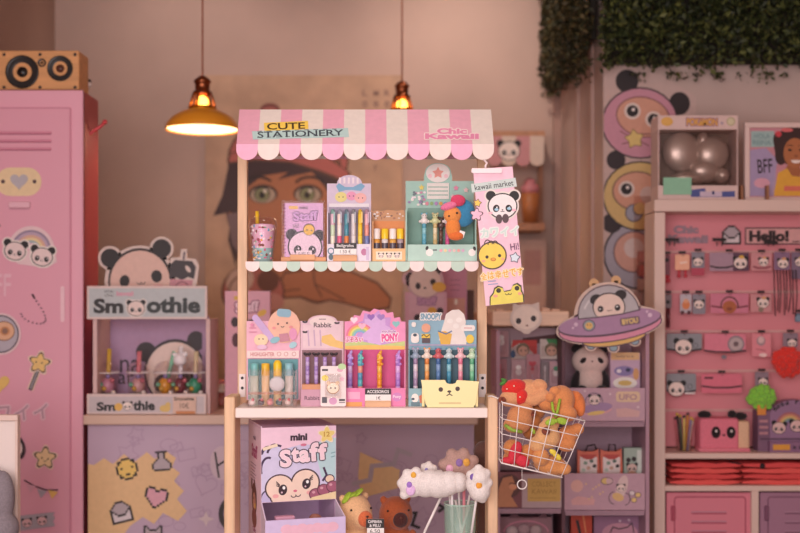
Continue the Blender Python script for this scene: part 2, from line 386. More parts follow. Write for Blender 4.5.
# small stall-shaped shelf on the back wall and the cup on it
T = thing('wall_shelf', 'small wall shelf with pink scalloped canopy and panda face on the back wall', 'shelf', W(515, 232, YB - .005))
a = MB(5.3); a.pbox(487, 131, 545, 137, 5.3, .19, '#b98766', 'wood')
a.build('roof_board', T)
a = MB(5.29)
cc = ['#c98d90', '#d8c3b4']
for i in range(4):
    x0 = 488 + 14 * i; a.prism([(x0, 136), (x0 + 14, 136), (x0 + 14, 160)] + ellp(x0 + 7, 160, 7, 6, 0, 180, 8) + [(x0, 160)], 5.29, .008, cc[i % 2])
a.panda(509, 151, 11, ear=.33); a.build('scalloped_canopy', T)
a = MB(); a.pbox(468, 223, 545, 231, 5.3, .19, '#b07d5f', 'wood', .004); a.build('ledge', T)
a = MB(); a.pbox(538, 137, 543, 223, 5.46, .035, '#b07d5f', 'wood'); a.pbox(492, 137, 497, 223, 5.46, .035, '#b07d5f', 'wood'); a.build('upright', T)
T = thing('ice_cream_cup', 'brown cup topped with a pink swirl on the wall shelf ledge', 'cup', W(530, 222.6, 5.36))
a = MB(); a.lathe([(0, 0), (.034, 0), (.046, .14), (0, .14)], T.location, '#a9683c', 'paint'); a.build('cup', T)
a = MB(); a.sph(T.location + Vector((0, 0, .16)), (.045, .045, .035), '#c27c84', 'paint'); a.sph(T.location + Vector((0, 0, .19)), (.028, .028, .025), '#c27c84', 'paint'); a.build('swirl', T)
a = MB(5.4); a.pbox(519, 240, 546, 312, 5.4, .06, '#c9a79b'); a.rect(524, 250, 541, 285, '#b98c86'); a.build('storage_box', label='tall pale pink carton against the back wall below the wall shelf', cat='box')
a = MB(); a.pbox(470, 313, 556, 321, 5.2, .29, '#b07d5f', 'wood', .004); a.build('wall_ledge', label='plain wooden ledge low on the back wall under the pale carton', cat='shelf')

# ------------------------------------------------------------------ pendant lamps
def pendant(px, py, Y, r, label):
    c = W(px, py, Y)                                     # centre of the rim
    T = thing('pendant_lamp', label, 'lamp', c, 'brass pendant lamps')
    a = MB(); a.lathe([(r, 0), (r * 1.01, .004), (r * .97, .02), (r * .84, .045), (r * .6, .066), (r * .36, .08), (r * .36, .083)], c, '#eb9a26', 'gloss', 40)
    a.build('lamp_shade', T)
    a = MB(); a.lathe([(r * .95, .004), (r * .92, .018), (r * .8, .041), (r * .57, .061), (r * .34, .075)], c, '#f5e3cd', 'paint', 40); a.build('shade_lining', T)
    a = MB(); a.lathe([(r * .35, .08), (r * .34, .09), (r * .25, .135), (r * .22, .14)], c, '#f0b45a', 'glass', 24); nk = a.build('glass_neck', T)
    a = MB()
    for k in range(6):
        q = 2 * pi * k / 6 + .3; a.tube([c + Vector((r * .36 * cos(q), r * .36 * sin(q), .082)), c + Vector((r * .25 * cos(q), r * .25 * sin(q), .138))], .004, '#b06a18', 'metal', 6)
    a.lathe([(r * .37, .08), (r * .38, .084), (r * .35, .09)], c, '#b06a18', 'metal'); a.build('cage', nk)
    a = MB(); a.lathe([(r * .26, .136), (r * .27, .145), (r * .2, .15), (r * .2, .18), (r * .24, .184), (r * .22, .192), (r * .12, .205), (.006, .21)], c, '#9c5a3c', 'metal'); a.build('socket', T)
    a = MB(); a.tube([c + Vector((0, 0, .205)), Vector((c.x, c.y, ZC - .02))], .0035, '#a5654e', 'cloth', 8); a.lathe([(.05, ZC - c.z - .03), (.05, ZC - c.z - .001)], c, '#a5654e', 'metal'); a.build('cord', T)
    a = MB(); a.sph(c + Vector((0, 0, .075)), (.026, .026, .034), '#ffc46a', 'emit14'); a.sph(c + Vector((0, 0, .108)), (.023, .023, .024), '#ffbe58', 'emit7'); a.build('bulb', T)
    l = light('bulb_light', 'POINT', c + Vector((0, 0, .02)), None, 2.6, (1.0, .70, .46), shadow_soft_size=.03); l.location = (0, 0, .02); l.parent = T
pendant(202.5, 130, 4.3, .142, 'golden dome pendant lamp on a cord left of the striped awning, fully visible')
pendant(402, 130, 4.75, .135, 'golden pendant lamp whose shade is mostly hidden behind the striped awning')

# ------------------------------------------------------------------ locker
T = thing('locker', 'tall pink metal locker with panda and star stickers', 'locker', Vector((-1.40, 4.0, 0)))
x1 = W(83, 0, 3.9).x; zt = W(0, 90, 3.9).z
a = MB(); a.box(XL + .01, x1, 3.905, 4.1, 0, zt, '#b64b57', 'paint', .004); a.build('body', T)
a = MB(3.9); a.pbox(-92, 90, 83, 640, 3.9, .02, '#e8a9bb', 'paint', .003)
a.build('front_frame', T)
Y = 3.893
a = MB(Y); a.prism(rrp(-85, 107, 71, 640, 3), Y, .01, '#e2a2b4', 'paint')
a.line([(-84, 108), (70, 108), (70, 640)], 1.2, '#c98095')
for y in (133, 141, 149):
    a.pbox(-30, y - 1.6, 51, y + .6, Y - .005, .006, '#d88ea4', 'paint', .002); a.line([(-30, y + 1.2), (51, y + 1.2)], 1.1, '#a85f74')
a.n += 3
a.prism(rrp(-4, 167.5, 41.5, 196, 14), Y - .0015, .0015, '#e9cfa4'); a.n = 14
for x in (3, 34.5): a.ell(x, 181.5, 2, 2, '#4a3038')
a.heart(19, 181, 9.5, '#b9b3b8')
a.pbox(8, 201.5, 30, 208, Y - .008, .01, '#e8b7c4', 'paint', .003); a.line([(9, 209), (29, 209)], 1.2, '#c5899b')
a.n = 18   # stickers
a.poly(ellp(31, 252, 24, 26, 195, 345) + [(57, 262), (47, 268), (18, 264), (8, 255)], '#e6c9cc')
for r_, c in ((20, '#8d7f95'), (18, '#b9a1b6'), (15.2, '#d6ab95'), (12.4, '#e5cf9c'), (9.8, '#9fb1b4'), (7.2, '#c9a3b6')): a.ell(31, 250, r_, r_ * 1.0, c, -6, a0=180, a1=360)
a.ell(31, 250, 5, 5, '#e2a2b4', a0=180, a1=360)
a.panda(15, 251, 11, 8, sticker=1.5, flat=.86, skin='#e8d3d0'); a.panda(42, 257, 11, 8, sticker=1.5, flat=.86, skin='#e8d3d0')
a.text('FF', 3, 285, 16, 22, '#e9bcc8', .01); a.text('?', -2, 228, 5, 8, '#3a2a30')
for i in range(22):
    t = i / 21; ang = t * 2.2 * pi; x = 34 + 13 * t * 1.3 * cos(ang + 2.6) + 4 * t; y = 308 - 11 * cos(ang * .5 + .2) - 6 * sin(ang) ; a.ell(x, y, 1.1, .7, '#4a3038')
a.poly(rrp(60.5, 286, 64.5, 322, 2), '#efc7d0')
a.ell(1, 334, 20, 21, '#e6c9cc'); a.ell(1, 334, 18, 19, '#5c5660'); a.ell(1, 334, 16.5, 17.5, '#b5aeb8'); a.ell(4, 331, 11, 10, '#8b5f4a'); a.ell(4, 331, 10, 9, '#e0b08c'); a.ell(5, 331, 5, 4.5, '#c98a5c'); a.ell(5, 331, 3, 3, '#8d6a5a')
a.heart(0, 383, 10, '#e6c06c')
a.line([(30, 390), (38, 370)], 6.5, '#e9cdb9'); a.line([(30, 390), (38, 370)], 4, '#4a3a3f'); a.line([(30.4, 389), (38, 370)], 2, '#8d8a8f')
a.rstar(39.5, 363, 13, '#e9cdb9', 10); a.rstar(39.5, 363, 11, '#4a3530', 10); a.rstar(39.5, 363, 9.4, '#e7c27a', 10); a.ell(36, 362, .8, .8, '#4a3530'); a.ell(42, 363, .8, .8, '#4a3530')
for dx, ch in ((3, 'ワ'), (22, 'イ'), (41, 'イ')): a.otext(ch, dx, 414 - dx * .06, 15, 15, '#b791a0', '#e6c0ca', 1.6, .01, -6)
a.ell(16, 447, 9, 13, '#3a2a30', -20); a.ell(15, 447, 7, 9.5, '#e8d3d0', -20)
a.rstar(45, 458, 13.5, '#e9cdb9', 4); a.rstar(45, 458, 11.8, '#4a3530', 4); a.rstar(45, 458, 10, '#e7c89a', 4); a.ell(42, 458, .9, .9, '#4a3530'); a.ell(48, 459, .9, .9, '#4a3530'); a.arc(45, 460, 1.5, 1.3, 0, 180, .6, '#4a3530', 5)
a.line([(24, 480), (34, 486), (46, 490), (58, 490)], 1.3, '#4a3038')
for x, y, c in ((31, 485, '#d9a3b4'), (42, 490, '#aca3ae'), (53, 491, '#e1b565')): a.poly([(x - 5, y - 1), (x + 5, y + 1), (x - 1, y + 8)], c)
a.poly(rotp([(18, 516), (55, 512), (53, 515), (55, 518), (53, 521), (55, 526), (19, 531)], 0), '#a9a1ab'); a.panda(27, 523, 5.2, -6, skin='#ddb5b8', ear=.3); a.panda(42, 521, 5.2, -6, skin='#ddb5b8', ear=.3)
a.build('door', T)
a = MB(); p = [W(86, 135, 3.99), W(90, 134, 3.99), W(95, 130, 4.0), W(100, 127, 4.0), W(105, 122, 4.0)]
a.tube(p, .006, '#d0454c', 'plastic', 8); a.sph(p[-1], .009, '#d0454c', 'plastic'); a.box(p[0].x - .004, p[0].x + .006, 3.97, 4.01, p[0].z - .035, p[0].z + .02, '#b5343d', 'plastic', .002)
a.build('coat_hook', label='small red hook sticking out of the side of the pink locker', cat='hook')

T = thing('bookshelf_speaker', 'pale wooden speaker box with black drivers lying on the pink locker', 'speaker', W(30, 90, 3.96))
a = MB(3.93); a.pbox(-16, 50.5, 79, 89.7, 3.93, .12, '#dca068', 'woodh', .003); 
for x in (4, 40, 75):
    for y in (54.5, 87.3): a.ell(x, y, 1.7, 1.7, '#2b1c18')
a.build('cabinet', T)
def driver(x, y, r, name, cone):
    a = MB(); c = W(x, y, 3.93); k = 3.93 / F; M = Matrix.Rotation(pi / 2, 3, 'X')
    a.lathe([(r * k * 1.02, -.001), (r * k * 1.02, .005), (r * k * .93, .005), (r * k * .86, .003), (r * k * .8, .004), (r * k * .35, -.004 + .0)], c, '#1d1716', 'plastic', 32, M)
    a.lathe([(r * k * .36, -.003), (r * k * .3, .004), (0, .007)], c, cone, 'plastic', 24, M); a.build(name, T)
driver(22.3, 72, 16.3, 'woofer', '#191312'); driver(60.2, 68.5, 12.5, 'driver', '#5a3428'); driver(42, 62.8, 4, 'tweeter', '#231614')
T = thing('panda_figurine', 'tiny black and white panda ornament at the back corner of the locker top', 'ornament', W(91, 89.6, 4.07) + Vector((-.012, 0, .004)))
a = MB(); o = T.location; a.sph(o + Vector((0, 0, .014)), (.014, .013, .014), '#e6d5cf', 'paint'); a.build('body', T)
a = MB(); a.sph(o + Vector((0, 0, .027)), (.013, .012, .009), '#2b2122', 'paint'); a.build('hair', T)

# ------------------------------------------------------------------ long counter with printed front
T = thing('counter', 'long beige-topped counter with lilac doodle-printed front', 'counter', Vector((-.4, 4.1, 0)))
YC = 3.86; xa = W(83, 0, YC).x; xb = W(478, 0, YC).x; zc = W(0, 415, YC).z
a = MB(); a.box(xa, xb, YC, YC + .55, zc - .034, zc, '#d3b3a0', 'paint', .003); a.build('worktop', T)
Y = YC + .04
a = MB(Y); a.pbox(88, 424, 474, 668, Y, .02, '#bfa6ba', 'paint')
rr = random.Random(8)
for i in range(85):
    x = rr.uniform(96, 465); y = rr.uniform(430, 530); r_ = rr.uniform(5, 12); k = rr.randrange(4); c = '#b297ae'
    if k == 0: a.arc(x, y, r_, r_ * .7, 0, 360, 1, c, 20)
    elif k == 1: a.line(starp(x, y, r_, rr.uniform(0, 60)), 1, c, True)
    elif k == 2: a.line(heartp(x, y, r_, rr.uniform(-30, 30)), 1, c, True)
    else: a.line(rotp([(x - r_, y - r_ * .6), (x + r_, y - r_ * .6), (x + r_, y + r_ * .6), (x - r_, y + r_ * .6)], rr.uniform(-25, 25)), 1, c, True)
a.clip = (88, 474, 424, 545)
a.poly([(88, 464), (94, 465), (104, 458), (113, 464), (124, 454), (134, 462), (147, 452), (155, 459), (166, 451), (176, 458), (172, 467), (180, 473), (174, 481), (184, 491), (177, 499), (187, 511), (178, 521), (163, 513), (154, 524), (143, 517), (130, 526), (120, 540), (88, 540)], '#e3bd8c')
pix(a, 'smile', 127, 469, 2.2, -12); pix(a, 'flask', 161.5, 461, 2, -4); pix(a, 'heart', 156, 498, 2.35, 12); pix(a, 'mail', 121, 512, 2.2, -14); pix(a, 'cat', 153, 534, 1.9, 0)
a.ell(222, 463, 12, 17, '#cdb7c0'); a.line([(215, 452), (219, 478)], 2, '#2b2526'); a.line([(217, 466), (231, 457)], 2, '#2b2526')
a.star(206, 519, 8, '#d3bfc0', 0, .4, 4); a.arc(232, 514, 11, 15, 90, 300, 5, '#3a3033')
a.poly([(360, 452), (400, 470), (398, 488), (362, 498), (358, 476)], '#e8c48e')
a.line([(352, 484), (370, 480), (372, 466), (394, 464), (398, 450), (412, 455)], 4.5, '#b5a8b2')
for q in ([(407, 513), (416, 513), (412, 525), (420, 528)], [(438, 504), (444, 508), (438, 512)]): a.line(q, 3, '#2b2526')
a.build('printed_front', T)
a = MB(); a.box(xa + .02, xb - .02, YC + .07, YC + .53, 0, zc - .034, '#6d4a44', 'paint'); a.build('carcass', T)

# ------------------------------------------------------------------ smoothie display on the counter
T = thing('smoothie_display', 'lilac countertop display with panda topper selling smoothie cups', 'display', W(147, 414.2, YC + .1))
Y = YC + .14
a = MB(Y)
for e in ((110, 258), (161.6, 248.6)): a.prism(ellp(*e, 12, 12), Y, .004, '#dcc9c0')
a.prism(ellp(140, 281, 35.5, 35.5), Y, .004, '#dcc9c0')
a.prism([(167, 292), (166, 270), (171, 258), (180, 257), (181, 249), (187, 249), (187, 258), (196, 259), (199, 266), (197, 282), (195, 292)], Y, .004, '#dcc9c0')
a.n = 4
for e in ((110, 258), (161.6, 248.6)): a.ell(*e, 9.5, 9.5, '#2a2526')
a.ell(140, 281, 32, 33, '#2a2526'); a.ell(140, 282, 30, 31.5, '#e0bcae')
a.ell(124.6, 281, 5, 6, '#2a2526', 10); a.ell(156.6, 276.3, 5.4, 6.2, '#2a2526', -10); a.ell(124.6, 280, 1.5, 2, '#2a2526')
a.arc(139, 282.5, 2, 2, 0, 180, .8, '#2a2526', 6); a.arc(143, 282, 2, 2, 0, 180, .8, '#2a2526', 6); a.ell(158, 286, 5, 2, '#e0a7a4')
a.poly([(169, 278), (170, 265), (175, 260), (192, 261), (196, 267), (194, 279), (188, 277), (182, 280), (175, 277)], '#403a3d'); a.ell(188, 269, 2, 4, '#dcc9c0', -35); a.line([(183.5, 260), (184.5, 252)], 2, '#6b5f66')
a.poly([(170, 279), (193, 280), (191, 292), (170, 292)], '#c98f98'); a.arc(182, 287, 6, 5, 180, 360, 1, '#7d4f5c')
a.build('panda_topper', T)
Y = YC + .03
a = MB(Y); a.pbox(87, 286, 207, 319, Y, .012, '#dcc6c0'); a.n = 1; a.rect(89, 288.3, 205, 317, '#b9bfc0')
a.text('Sm', 108.5, 306, 30, 15, '#2b2a2b', .045); a.text('othie', 173.5, 305, 54, 16.5, '#33393a', .045)
a.panda(136, 308.5, 9, ear=.3, sticker=1, skin='#e6d2ca'); a.text('chic', 109, 291, 9, 3.5, '#4a4446', .0); a.text('chic', 109, 295, 9, 3, '#4a4446', .0); a.text('kawaii', 125, 293.5, 17, 5, '#d99aac', .04)
a.build('header_sign', T)
a = MB(); a.pbox(93, 319, 97, 396, Y + .013, .18, '#d6b4b0'); a.build('side_panel', T)
a = MB(); a.pbox(206, 319, 210, 413.5, Y + .013, .18, '#d6b4b0'); a.build('side_panel', T)
a = MB(YC + .22); a.pbox(93, 316, 209, 413, YC + .224, .006, '#b08fae'); a.n = 1; a.clip = (96, 202, 318, 405)
a.ell(146, 352, 10, 10, '#3a3236'); a.ell(196, 341, 9, 10, '#3a3236'); a.ell(175, 372, 31, 33, '#3a3236'); a.ell(175, 373, 29, 31, '#ead3c8'); a.ell(161, 383, 7, 9, '#3a3236', 20); a.ell(189, 380, 7, 9, '#3a3236', -20)
a.clip = None; a.text('na', 130, 366, 20, 13, '#3d3038', .0); a.text('ar', 126, 379, 16, 10, '#3d3038', .0); a.build('back_panel', T)
Y = YC + .015
a = MB(Y); a.pbox(87, 394, 206, 414, Y, .012, '#dcc6c0'); a.pbox(88, 409.5, 205, 414, Y + .012, .2, '#cdb5b2'); a.n = 1; a.rect(89, 396.5, 204, 412.5, '#c5b9bb')
a.text('Sm', 106, 406.5, 19, 9, '#2b2a2b', .045); a.ell(118.5, 407, 4, 4, '#e0b25b'); a.panda(127.5, 406, 5, ear=.3, skin='#eadad2'); a.text('thie', 144, 405.5, 22, 10, '#2b2a2b', .045)
a.ell(165, 408.5, 5.5, 3.6, '#d9b86c'); a.ell(168, 404.8, 2.6, 2.6, '#d9b86c')
a.build('tray', T)
a = MB(YC + .008); a.pbox(173, 397, 196, 413.7, YC + .008, .004, '#d9b7a4'); a.n = 1; a.text('Smoothie', 184, 398.8, 20, 3.4, '#2b2a2b', .03); a.text('10€', 184.5, 405.5, 9, 5.5, '#5c4640', .0); a.rect(176, 411, 195, 414, '#c98354')
a.build('price_card', T)
cw = [('#c9a23f', '#c98ba0', '#9cc0a8', 'yellow straw'), ('#d97a83', '#d3a2a4', '#8db9a0', 'red straw'), ('#86c2a4', '#d99a3e', '#dcc15a', 'green straw and orange filling'), ('#e6e0e4', '#7d3e48', '#cfc4ca', 'white bear lid and dark filling'), ('#d7c5a0', '#3f9c79', '#d8cfc9', 'green drops and cream straw')]
for (x, h), (s1, c1, c2, w_) in zip(((108, 36), (138, 34), (165, 34), (180, 38), (195, 34)), cw):
    c = W(x, 408.6, YC + .12); k = (YC + .12) / F * 1.36
    T2 = thing('smoothie_cup', 'toy smoothie cup with %s in the lilac display' % w_, 'cup', c, 'smoothie cups in the lilac display')
    a = MB(); a.lathe([(0, 0), (6.2 * k, 0), (8 * k, 26 * k), (8.3 * k, 27 * k)], c, '#f2e9ea', 'clear'); a.tube([c + Vector((8.3 * k * cos(q * .35), 8.3 * k * sin(q * .35), 26.6 * k)) for q in range(18)], .35 * k, '#f6eef0', 'gloss', 6, closed=True); a.build('cup', T2)
    a = MB(); a.lathe([(0, .001), (5.8 * k, .001), (6.4 * k, 11 * k), (0, 11.5 * k)], c, c2, 'gloss'); a.sph(c + Vector((0, 0, 17 * k)), (5.0 * k, 5.0 * k, 6 * k), c1, 'gloss'); 
    for q in range(5): a.sph(c + Vector((5 * k * cos(q * 1.9), -4.5 * k, (12 + 3 * q) * k)), 1.8 * k, ('#e8d9d4', '#d7a94b', '#6fae8e', '#c26a78', '#8f7fae')[q], 'gloss', seg=10)
    a.build('filling', T2)
    a = MB(); a.lathe([(8.4 * k, 26 * k), (8 * k, 29 * k), (5.5 * k, 33 * k), (1.4 * k, 35 * k)], c, '#f2e9ea', 'clear')
    if 'bear' in w_:
        a.sph(c + Vector((0, 0, 36 * k)), 5 * k, '#eee6e8', 'paint'); a.sph(c + Vector((-4 * k, 0, 40 * k)), 2 * k, '#eee6e8', 'paint'); a.sph(c + Vector((4 * k, 0, 40 * k)), 2 * k, '#eee6e8', 'paint')
    a.build('lid', T2)
    a = MB(); a.tube([c + Vector((0, 0, 14 * k)), c + Vector(((1 if x != 165 else 7) * k, 0, (h + 8) * k))], 1.7 * k, s1, 'plastic'); a.build('straw', T2)
# clutter behind the stall post on the counter
a = MB(YC + .3); a.pbox(211, 381, 243, 405.7, YC + .3, .1, '#c06a68'); a.build('gift_box', label='plain coral red box on the counter behind the left stall post', cat='box')
T = thing('glass_jar', 'small lidded glass jar on the counter just left of the stall post', 'jar', W(222, 407.5, YC + .25))
a = MB(); c = T.location; a.lathe([(0, 0), (.032, 0), (.035, .01), (.035, .045), (.028, .055), (.028, .06)], c, '#e5dad2', 'clear'); a.build('jar_body', T)
a = MB(); a.lathe([(0, .058), (.03, .058), (.03, .07), (.012, .076), (.012, .086), (0, .088)], c, '#b9a394', 'paint'); a.build('lid', T)

a = MB(4.05); a.pbox(225, 291, 270, 399.5, 4.05, .04, '#e2a9b8'); a.n = 1
a.rect(234, 296, 246, 300, '#e0b84c'); a.otext('Staff', 247, 307, 24, 11, '#f0cbd8', '#8a3f5c', 1, .05, -4); a.ell(262, 313, 5, 3, '#e3b54b', -30); a.ell(254, 333, 15, 14, '#3a2b30'); a.ell(254, 334, 13, 12, '#e9d3cb'); a.ell(235, 322, 4, 5, '#3a2b30'); a.ell(236, 340, 4, 7, '#5a3038')
a.build('pink_carton', label='tall pink printed carton on the counter behind the left stall upright', cat='box')
a = MB(4.08); a.pbox(405, 292, 447, 399, 4.08, .05, '#dba7b8'); a.n = 1; a.rect(409, 294, 444, 399, '#dfb3c0'); a.text('mini', 424, 294.5, 12, 3, '#e6c56a', .04)
a.otext('Staff', 427, 301, 19, 8, '#cf9fbe', '#9a6d92', .8, .04); a.ell(432, 311, 4.6, 4, '#e5ae48'); a.ell(418, 318, 4, 4, '#3a2b30'); a.ell(440, 311, 3.4, 3.4, '#3a2b30'); a.ell(429, 322, 11, 9, '#e8d3cb')
a.prism(ellp(425, 281, 19, 17), 4.076, .003, '#cfaab0'); a.prism(ellp(409, 279, 7, 7), 4.076, .003, '#cfaab0'); a.n = 36; a.ell(410, 278, 4.6, 5, '#3a2b30'); a.ell(436, 271, 5, 4, '#3a2b30'); a.ell(425, 282, 16, 15, '#e6cbbf'); a.ell(418, 286, 2.6, 3.4, '#33272a'); a.ell(433, 282, 2.8, 3.2, '#33272a'); a.ell(439, 287, 7, 5, '#e9b34b'); a.ell(425, 288, 1.4, 1, '#33272a')
a.build('panda_carton', label='pink carton with cut-out panda head on the counter behind the blue display', cat='box')
a = MB(4.2); a.pbox(440, 268, 467, 397.5, 4.2, .1, '#cf8fa6'); a.n = 1
for y in (280, 285, 290): a.line([(450, y), (460, y)], .9, '#a96f88')
a.rect(447, 298, 465, 330, '#d9a08f'); a.ell(456, 302, 1.6, 3, '#fff4e6'); a.build('pink_carton', label='plain mauve-pink tall carton behind the panda carton', cat='box')
a = MB(4.3); a.pbox(466, 290, 474, 394.5, 4.3, .12, '#6b4a40', 'wood'); a.build('storage_box', label='narrow dark brown box at the right end of the counter', cat='box')
# ================================================================== the stationery stall (in focus)
T = thing('display_stall', 'wooden market stall with pink and cream striped awning and two shelves', 'stall', Vector((W(361, 0, 3.05).x, 3.05, 0)))
YS = 2.94
WD, WH = '#edc6a0', '#f3e4dc'
def leg(x0, x1, y0, y1, top):
    a = MB(); p = W(x0, 0, y0); q = W(x1, 0, y0); a.box(p.x, q.x, y0, y1, 0, W(0, top, y0).z, WD, 'wood', .003); a.build('leg', T)
leg(224, 234.6, 2.93, 3.04, 397); leg(488, 498, 2.93, 3.04, 397); leg(224, 234.6, 3.14, 3.20, 400); leg(488, 498, 3.14, 3.20, 400)
zs = W(0, 408, YS).z
a = MB(); a.box(W(234.8, 0, YS).x, W(487.8, 0, YS).x, YS, YS + .26, W(0, 418, YS).z, zs, WH, 'paint', .002); a.build('shelf', T)
a = MB(); a.box(W(234.8, 0, YS).x, W(487.8, 0, YS).x, YS, YS + .26, .56, .585, WH, 'paint', .002); a.build('lower_deck', T)
for x0, x1 in ((237.5, 247), (477.5, 487)):
    a = MB(); a.pbox(x0, 128, x1, 408, 3.09, .024, WD, 'wood', .0015); a.build('upright', T)
for x0, x1 in ((239, 245.5), (479, 486)):
    a = MB(3.084); a.pbox(x0, 374, x1, 397, 3.084, .005, '#efe3de', 'paint'); a.ell((x0 + x1) / 2, 378, 1.5, 1.5, '#1d1718'); a.ell((x0 + x1) / 2, 388, 1.5, 1.5, '#1d1718'); a.build('bracket', T)
YU = 2.965
a = MB(); a.box(W(246.5, 0, YU).x, W(477.5, 0, YU).x, YU, YU + .2, W(0, 264.2, YU).z, W(0, 261.5, YU).z, WH, 'paint'); a.build('upper_shelf', T)
a = MB()
n = 17; w = (478.5 - 245.5) / n
for i in range(n):
    x0 = 245.5 + i * w; a.prism([(x0, 261.5), (x0 + w, 261.5), (x0 + w, 266)] + ellp(x0 + w / 2, 266, w / 2, 5.6, 0, 180, 10) + [(x0, 266)], YU - .005, .004, ('#f7e3df', '#c3dccb')[i % 2])
a.build('scalloped_trim', T)
# awning: sloping striped roof, valance with a scalloped edge, and the rear slope
PK, CR = '#e8abbd', '#e8dcd2'
yf, yt = 2.93, 3.06
zf, zt_ = W(0, 145, yf).z, W(0, 109.5, yt).z
def qx(px, y): return (px - 400) * y / F
a = MB()
sv = []
for i in range(12):
    b0, b1 = 236.5 + 257.5 * i / 12, 236.5 + 257.5 * (i + 1) / 12; t0, t1 = 239.5 + 251.5 * i / 12, 239.5 + 251.5 * (i + 1) / 12
    c = PK if i % 2 == 0 else CR
    P = [Vector((qx(b0, yf), yf, zf)), Vector((qx(b1, yf), yf, zf)), Vector((qx(t1, yt), yt, zt_)), Vector((qx(t0, yt), yt, zt_))]
    B = [p + Vector((0, .004, -.003)) for p in P]
    a.add(P + B, [[0, 1, 2, 3], [7, 6, 5, 4], [0, 4, 5, 1], [1, 5, 6, 2], [2, 6, 7, 3], [3, 7, 4, 0]], c)
    Q = [P[3], P[2], Vector((P[2].x, yt + .13, zf)), Vector((P[3].x, yt + .13, zf))]
    a.add(Q + [p + Vector((0, 0, -.004)) for p in Q], [[0, 1, 2, 3], [7, 6, 5, 4]], c)
# lettering lies on the slope
def on_slope(m_):
    for v in m_.v:
        t = (v.z - zf) / (zt_ - zf); d = yf - v.y; yy = yf + (yt - yf) * t
        k = yy / yf; v.x = v.x * k; v.y = yy - d - .0012
d = MB(yf)
zp = lambda t: 145 - 35.5 * t
d.poly([(264, 118), (308, 115.5), (308.5, 125.5), (264.5, 129)], '#f5d058'); d.text('CUTE', 286, 122, 38, 8.2, '#47331f', .02, -2)
d.poly([(252, 128.5), (348, 124.5), (349, 135.5), (253, 138.5)], '#b9d6d2'); 
def bodyt(m_, t, cx, cy, w, h, col, rot):
    m_.text(t, cx, cy, w, h, col, .014, rot)
bodyt(d, 'STATIONERY', 300.5, 131.4, 86, 7.6, '#36404a', -2)
# serifs, as on the printed slab letters
for i in range(9):
    x = 258.5 + i * 9.35; y = 135.2 - (x - 258) * .035; d.line([(x - 1.2, y + .9), (x + 3.4, y + .7)], .7, '#36404a'); d.line([(x - 1.2, y - 6.7), (x + 3.4, y - 6.9)], .7, '#36404a')
d.otext('Chic', 452, 128.3, 30, 7, '#e48fb0', '#f6ddda', 1.1, .05); d.otext('Kawaii', 452, 134.5, 54, 7, '#e48fb0', '#f6ddda', 1.1, .05)
on_slope(d)
for v, f_ in ((d, 0),):
    o_ = len(a.v); a.v += v.v; mp_ = []
    for k in v.mats:
        if k not in a.mats: a.mats.append(k)
        mp_.append(a.mats.index(k))
    for f, mi in zip(v.f, v.mi): a.f.append([o_ + q for q in f]); a.mi.append(mp_[mi]); a.sm.append(False)
a.build('awning_roof', T)
a = MB()
for i in range(12):
    x0 = 236.3 + 257.7 * i / 12; x1 = 236.3 + 257.7 * (i + 1) / 12
    a.prism([(x0, 144), (x1, 144), (x1, 150)] + ellp((x0 + x1) / 2, 150, (x1 - x0) / 2, 10, 0, 180, 12) + [(x0, 150)], yf - .006, .004, ('#ecaec8', '#ecdad2')[i % 2])
a.build('valance', T)
a = MB(); a.box(qx(238, 3.09), qx(487, 3.09), 3.085, 3.115, zf - .004, zf + .01, WD, 'wood'); a.build('cross_rail', T)
for s_ in (0, 1):
    a = MB(); x = qx(238, yf) + .002 if s_ == 0 else qx(492, yf) - .006
    a.add([(x, yf + .01, zf), (x, yt + .12, zf), (x, yt, zt_ - .006), (x + .004, yf + .01, zf), (x + .004, yt + .12, zf), (x + .004, yt, zt_ - .006)], [[0, 1, 2], [5, 4, 3], [0, 3, 4, 1], [1, 4, 5, 2], [2, 5, 3, 0]], CR); a.build('gable', T)

# ------------------------------------------------------------------ sign clipped to the awning
T = thing('hanging_sign', 'long tilted pink sign with panda, chick and frog clipped to the awning', 'sign', W(485, 166, 2.9))
Y = 2.9; a = MB(Y)
tl, tr, br, bl = (473, 169), (512.5, 166.5), (524.6, 302), (485.8, 306)
a.prism([tl, tr, br, bl], Y, .003, '#f6cbdb'); a.n = 1
def sx(t, u):  # along the strip
    l = (tl[0] + (bl[0] - tl[0]) * t, tl[1] + (bl[1] - tl[1]) * t); r_ = (tr[0] + (br[0] - tr[0]) * t, tr[1] + (br[1] - tr[1]) * t)
    return (l[0] + (r_[0] - l[0]) * u, l[1] + (r_[1] - l[1]) * u)
for k in range(22): a.rect(*(lambda p: (p[0] - .5, p[1] - .5, p[0] + .5, p[1] + .5))(sx(random.Random(k).uniform(.1, .95), random.Random(k + 50).uniform(.08, .92))), '#f7d9e4')
a.poly([(471, 184), (515.5, 177.6), (517, 186.5), (472, 192.6)], '#cddad6'); a.text('kawaii market', 494, 185.2, 39, 5.5, '#33363a', .008, -7.5)
a.panda(502.5, 206, 15, 0, sticker=1.6, flat=.87, skin='#f5eceb', ear=.33)
a.ell(490.5, 213, 2.2, 1.4, '#f0bcc8'); a.ell(514, 210, 2.2, 1.4, '#f0bcc8'); a.ell(496.5, 209.5, 2, 1.4, '#a9d3e6'); a.ell(509, 208.5, 2, 1.4, '#a9d3e6')
a.ell(499, 219, 3.3, 4.6, '#5a4549'); a.ell(505.5, 218.4, 3.3, 4.6, '#5a4549')
a.star(477.5, 203, 4.6, '#5a4549', 10, .6); a.star(477.5, 203, 3.7, '#f2cf5e', 10, .6)
a.rstar(476.5, 214.5, 7, '#5a4549', 5); a.rstar(476.5, 214.5, 5.8, '#f4c3d8', 5)
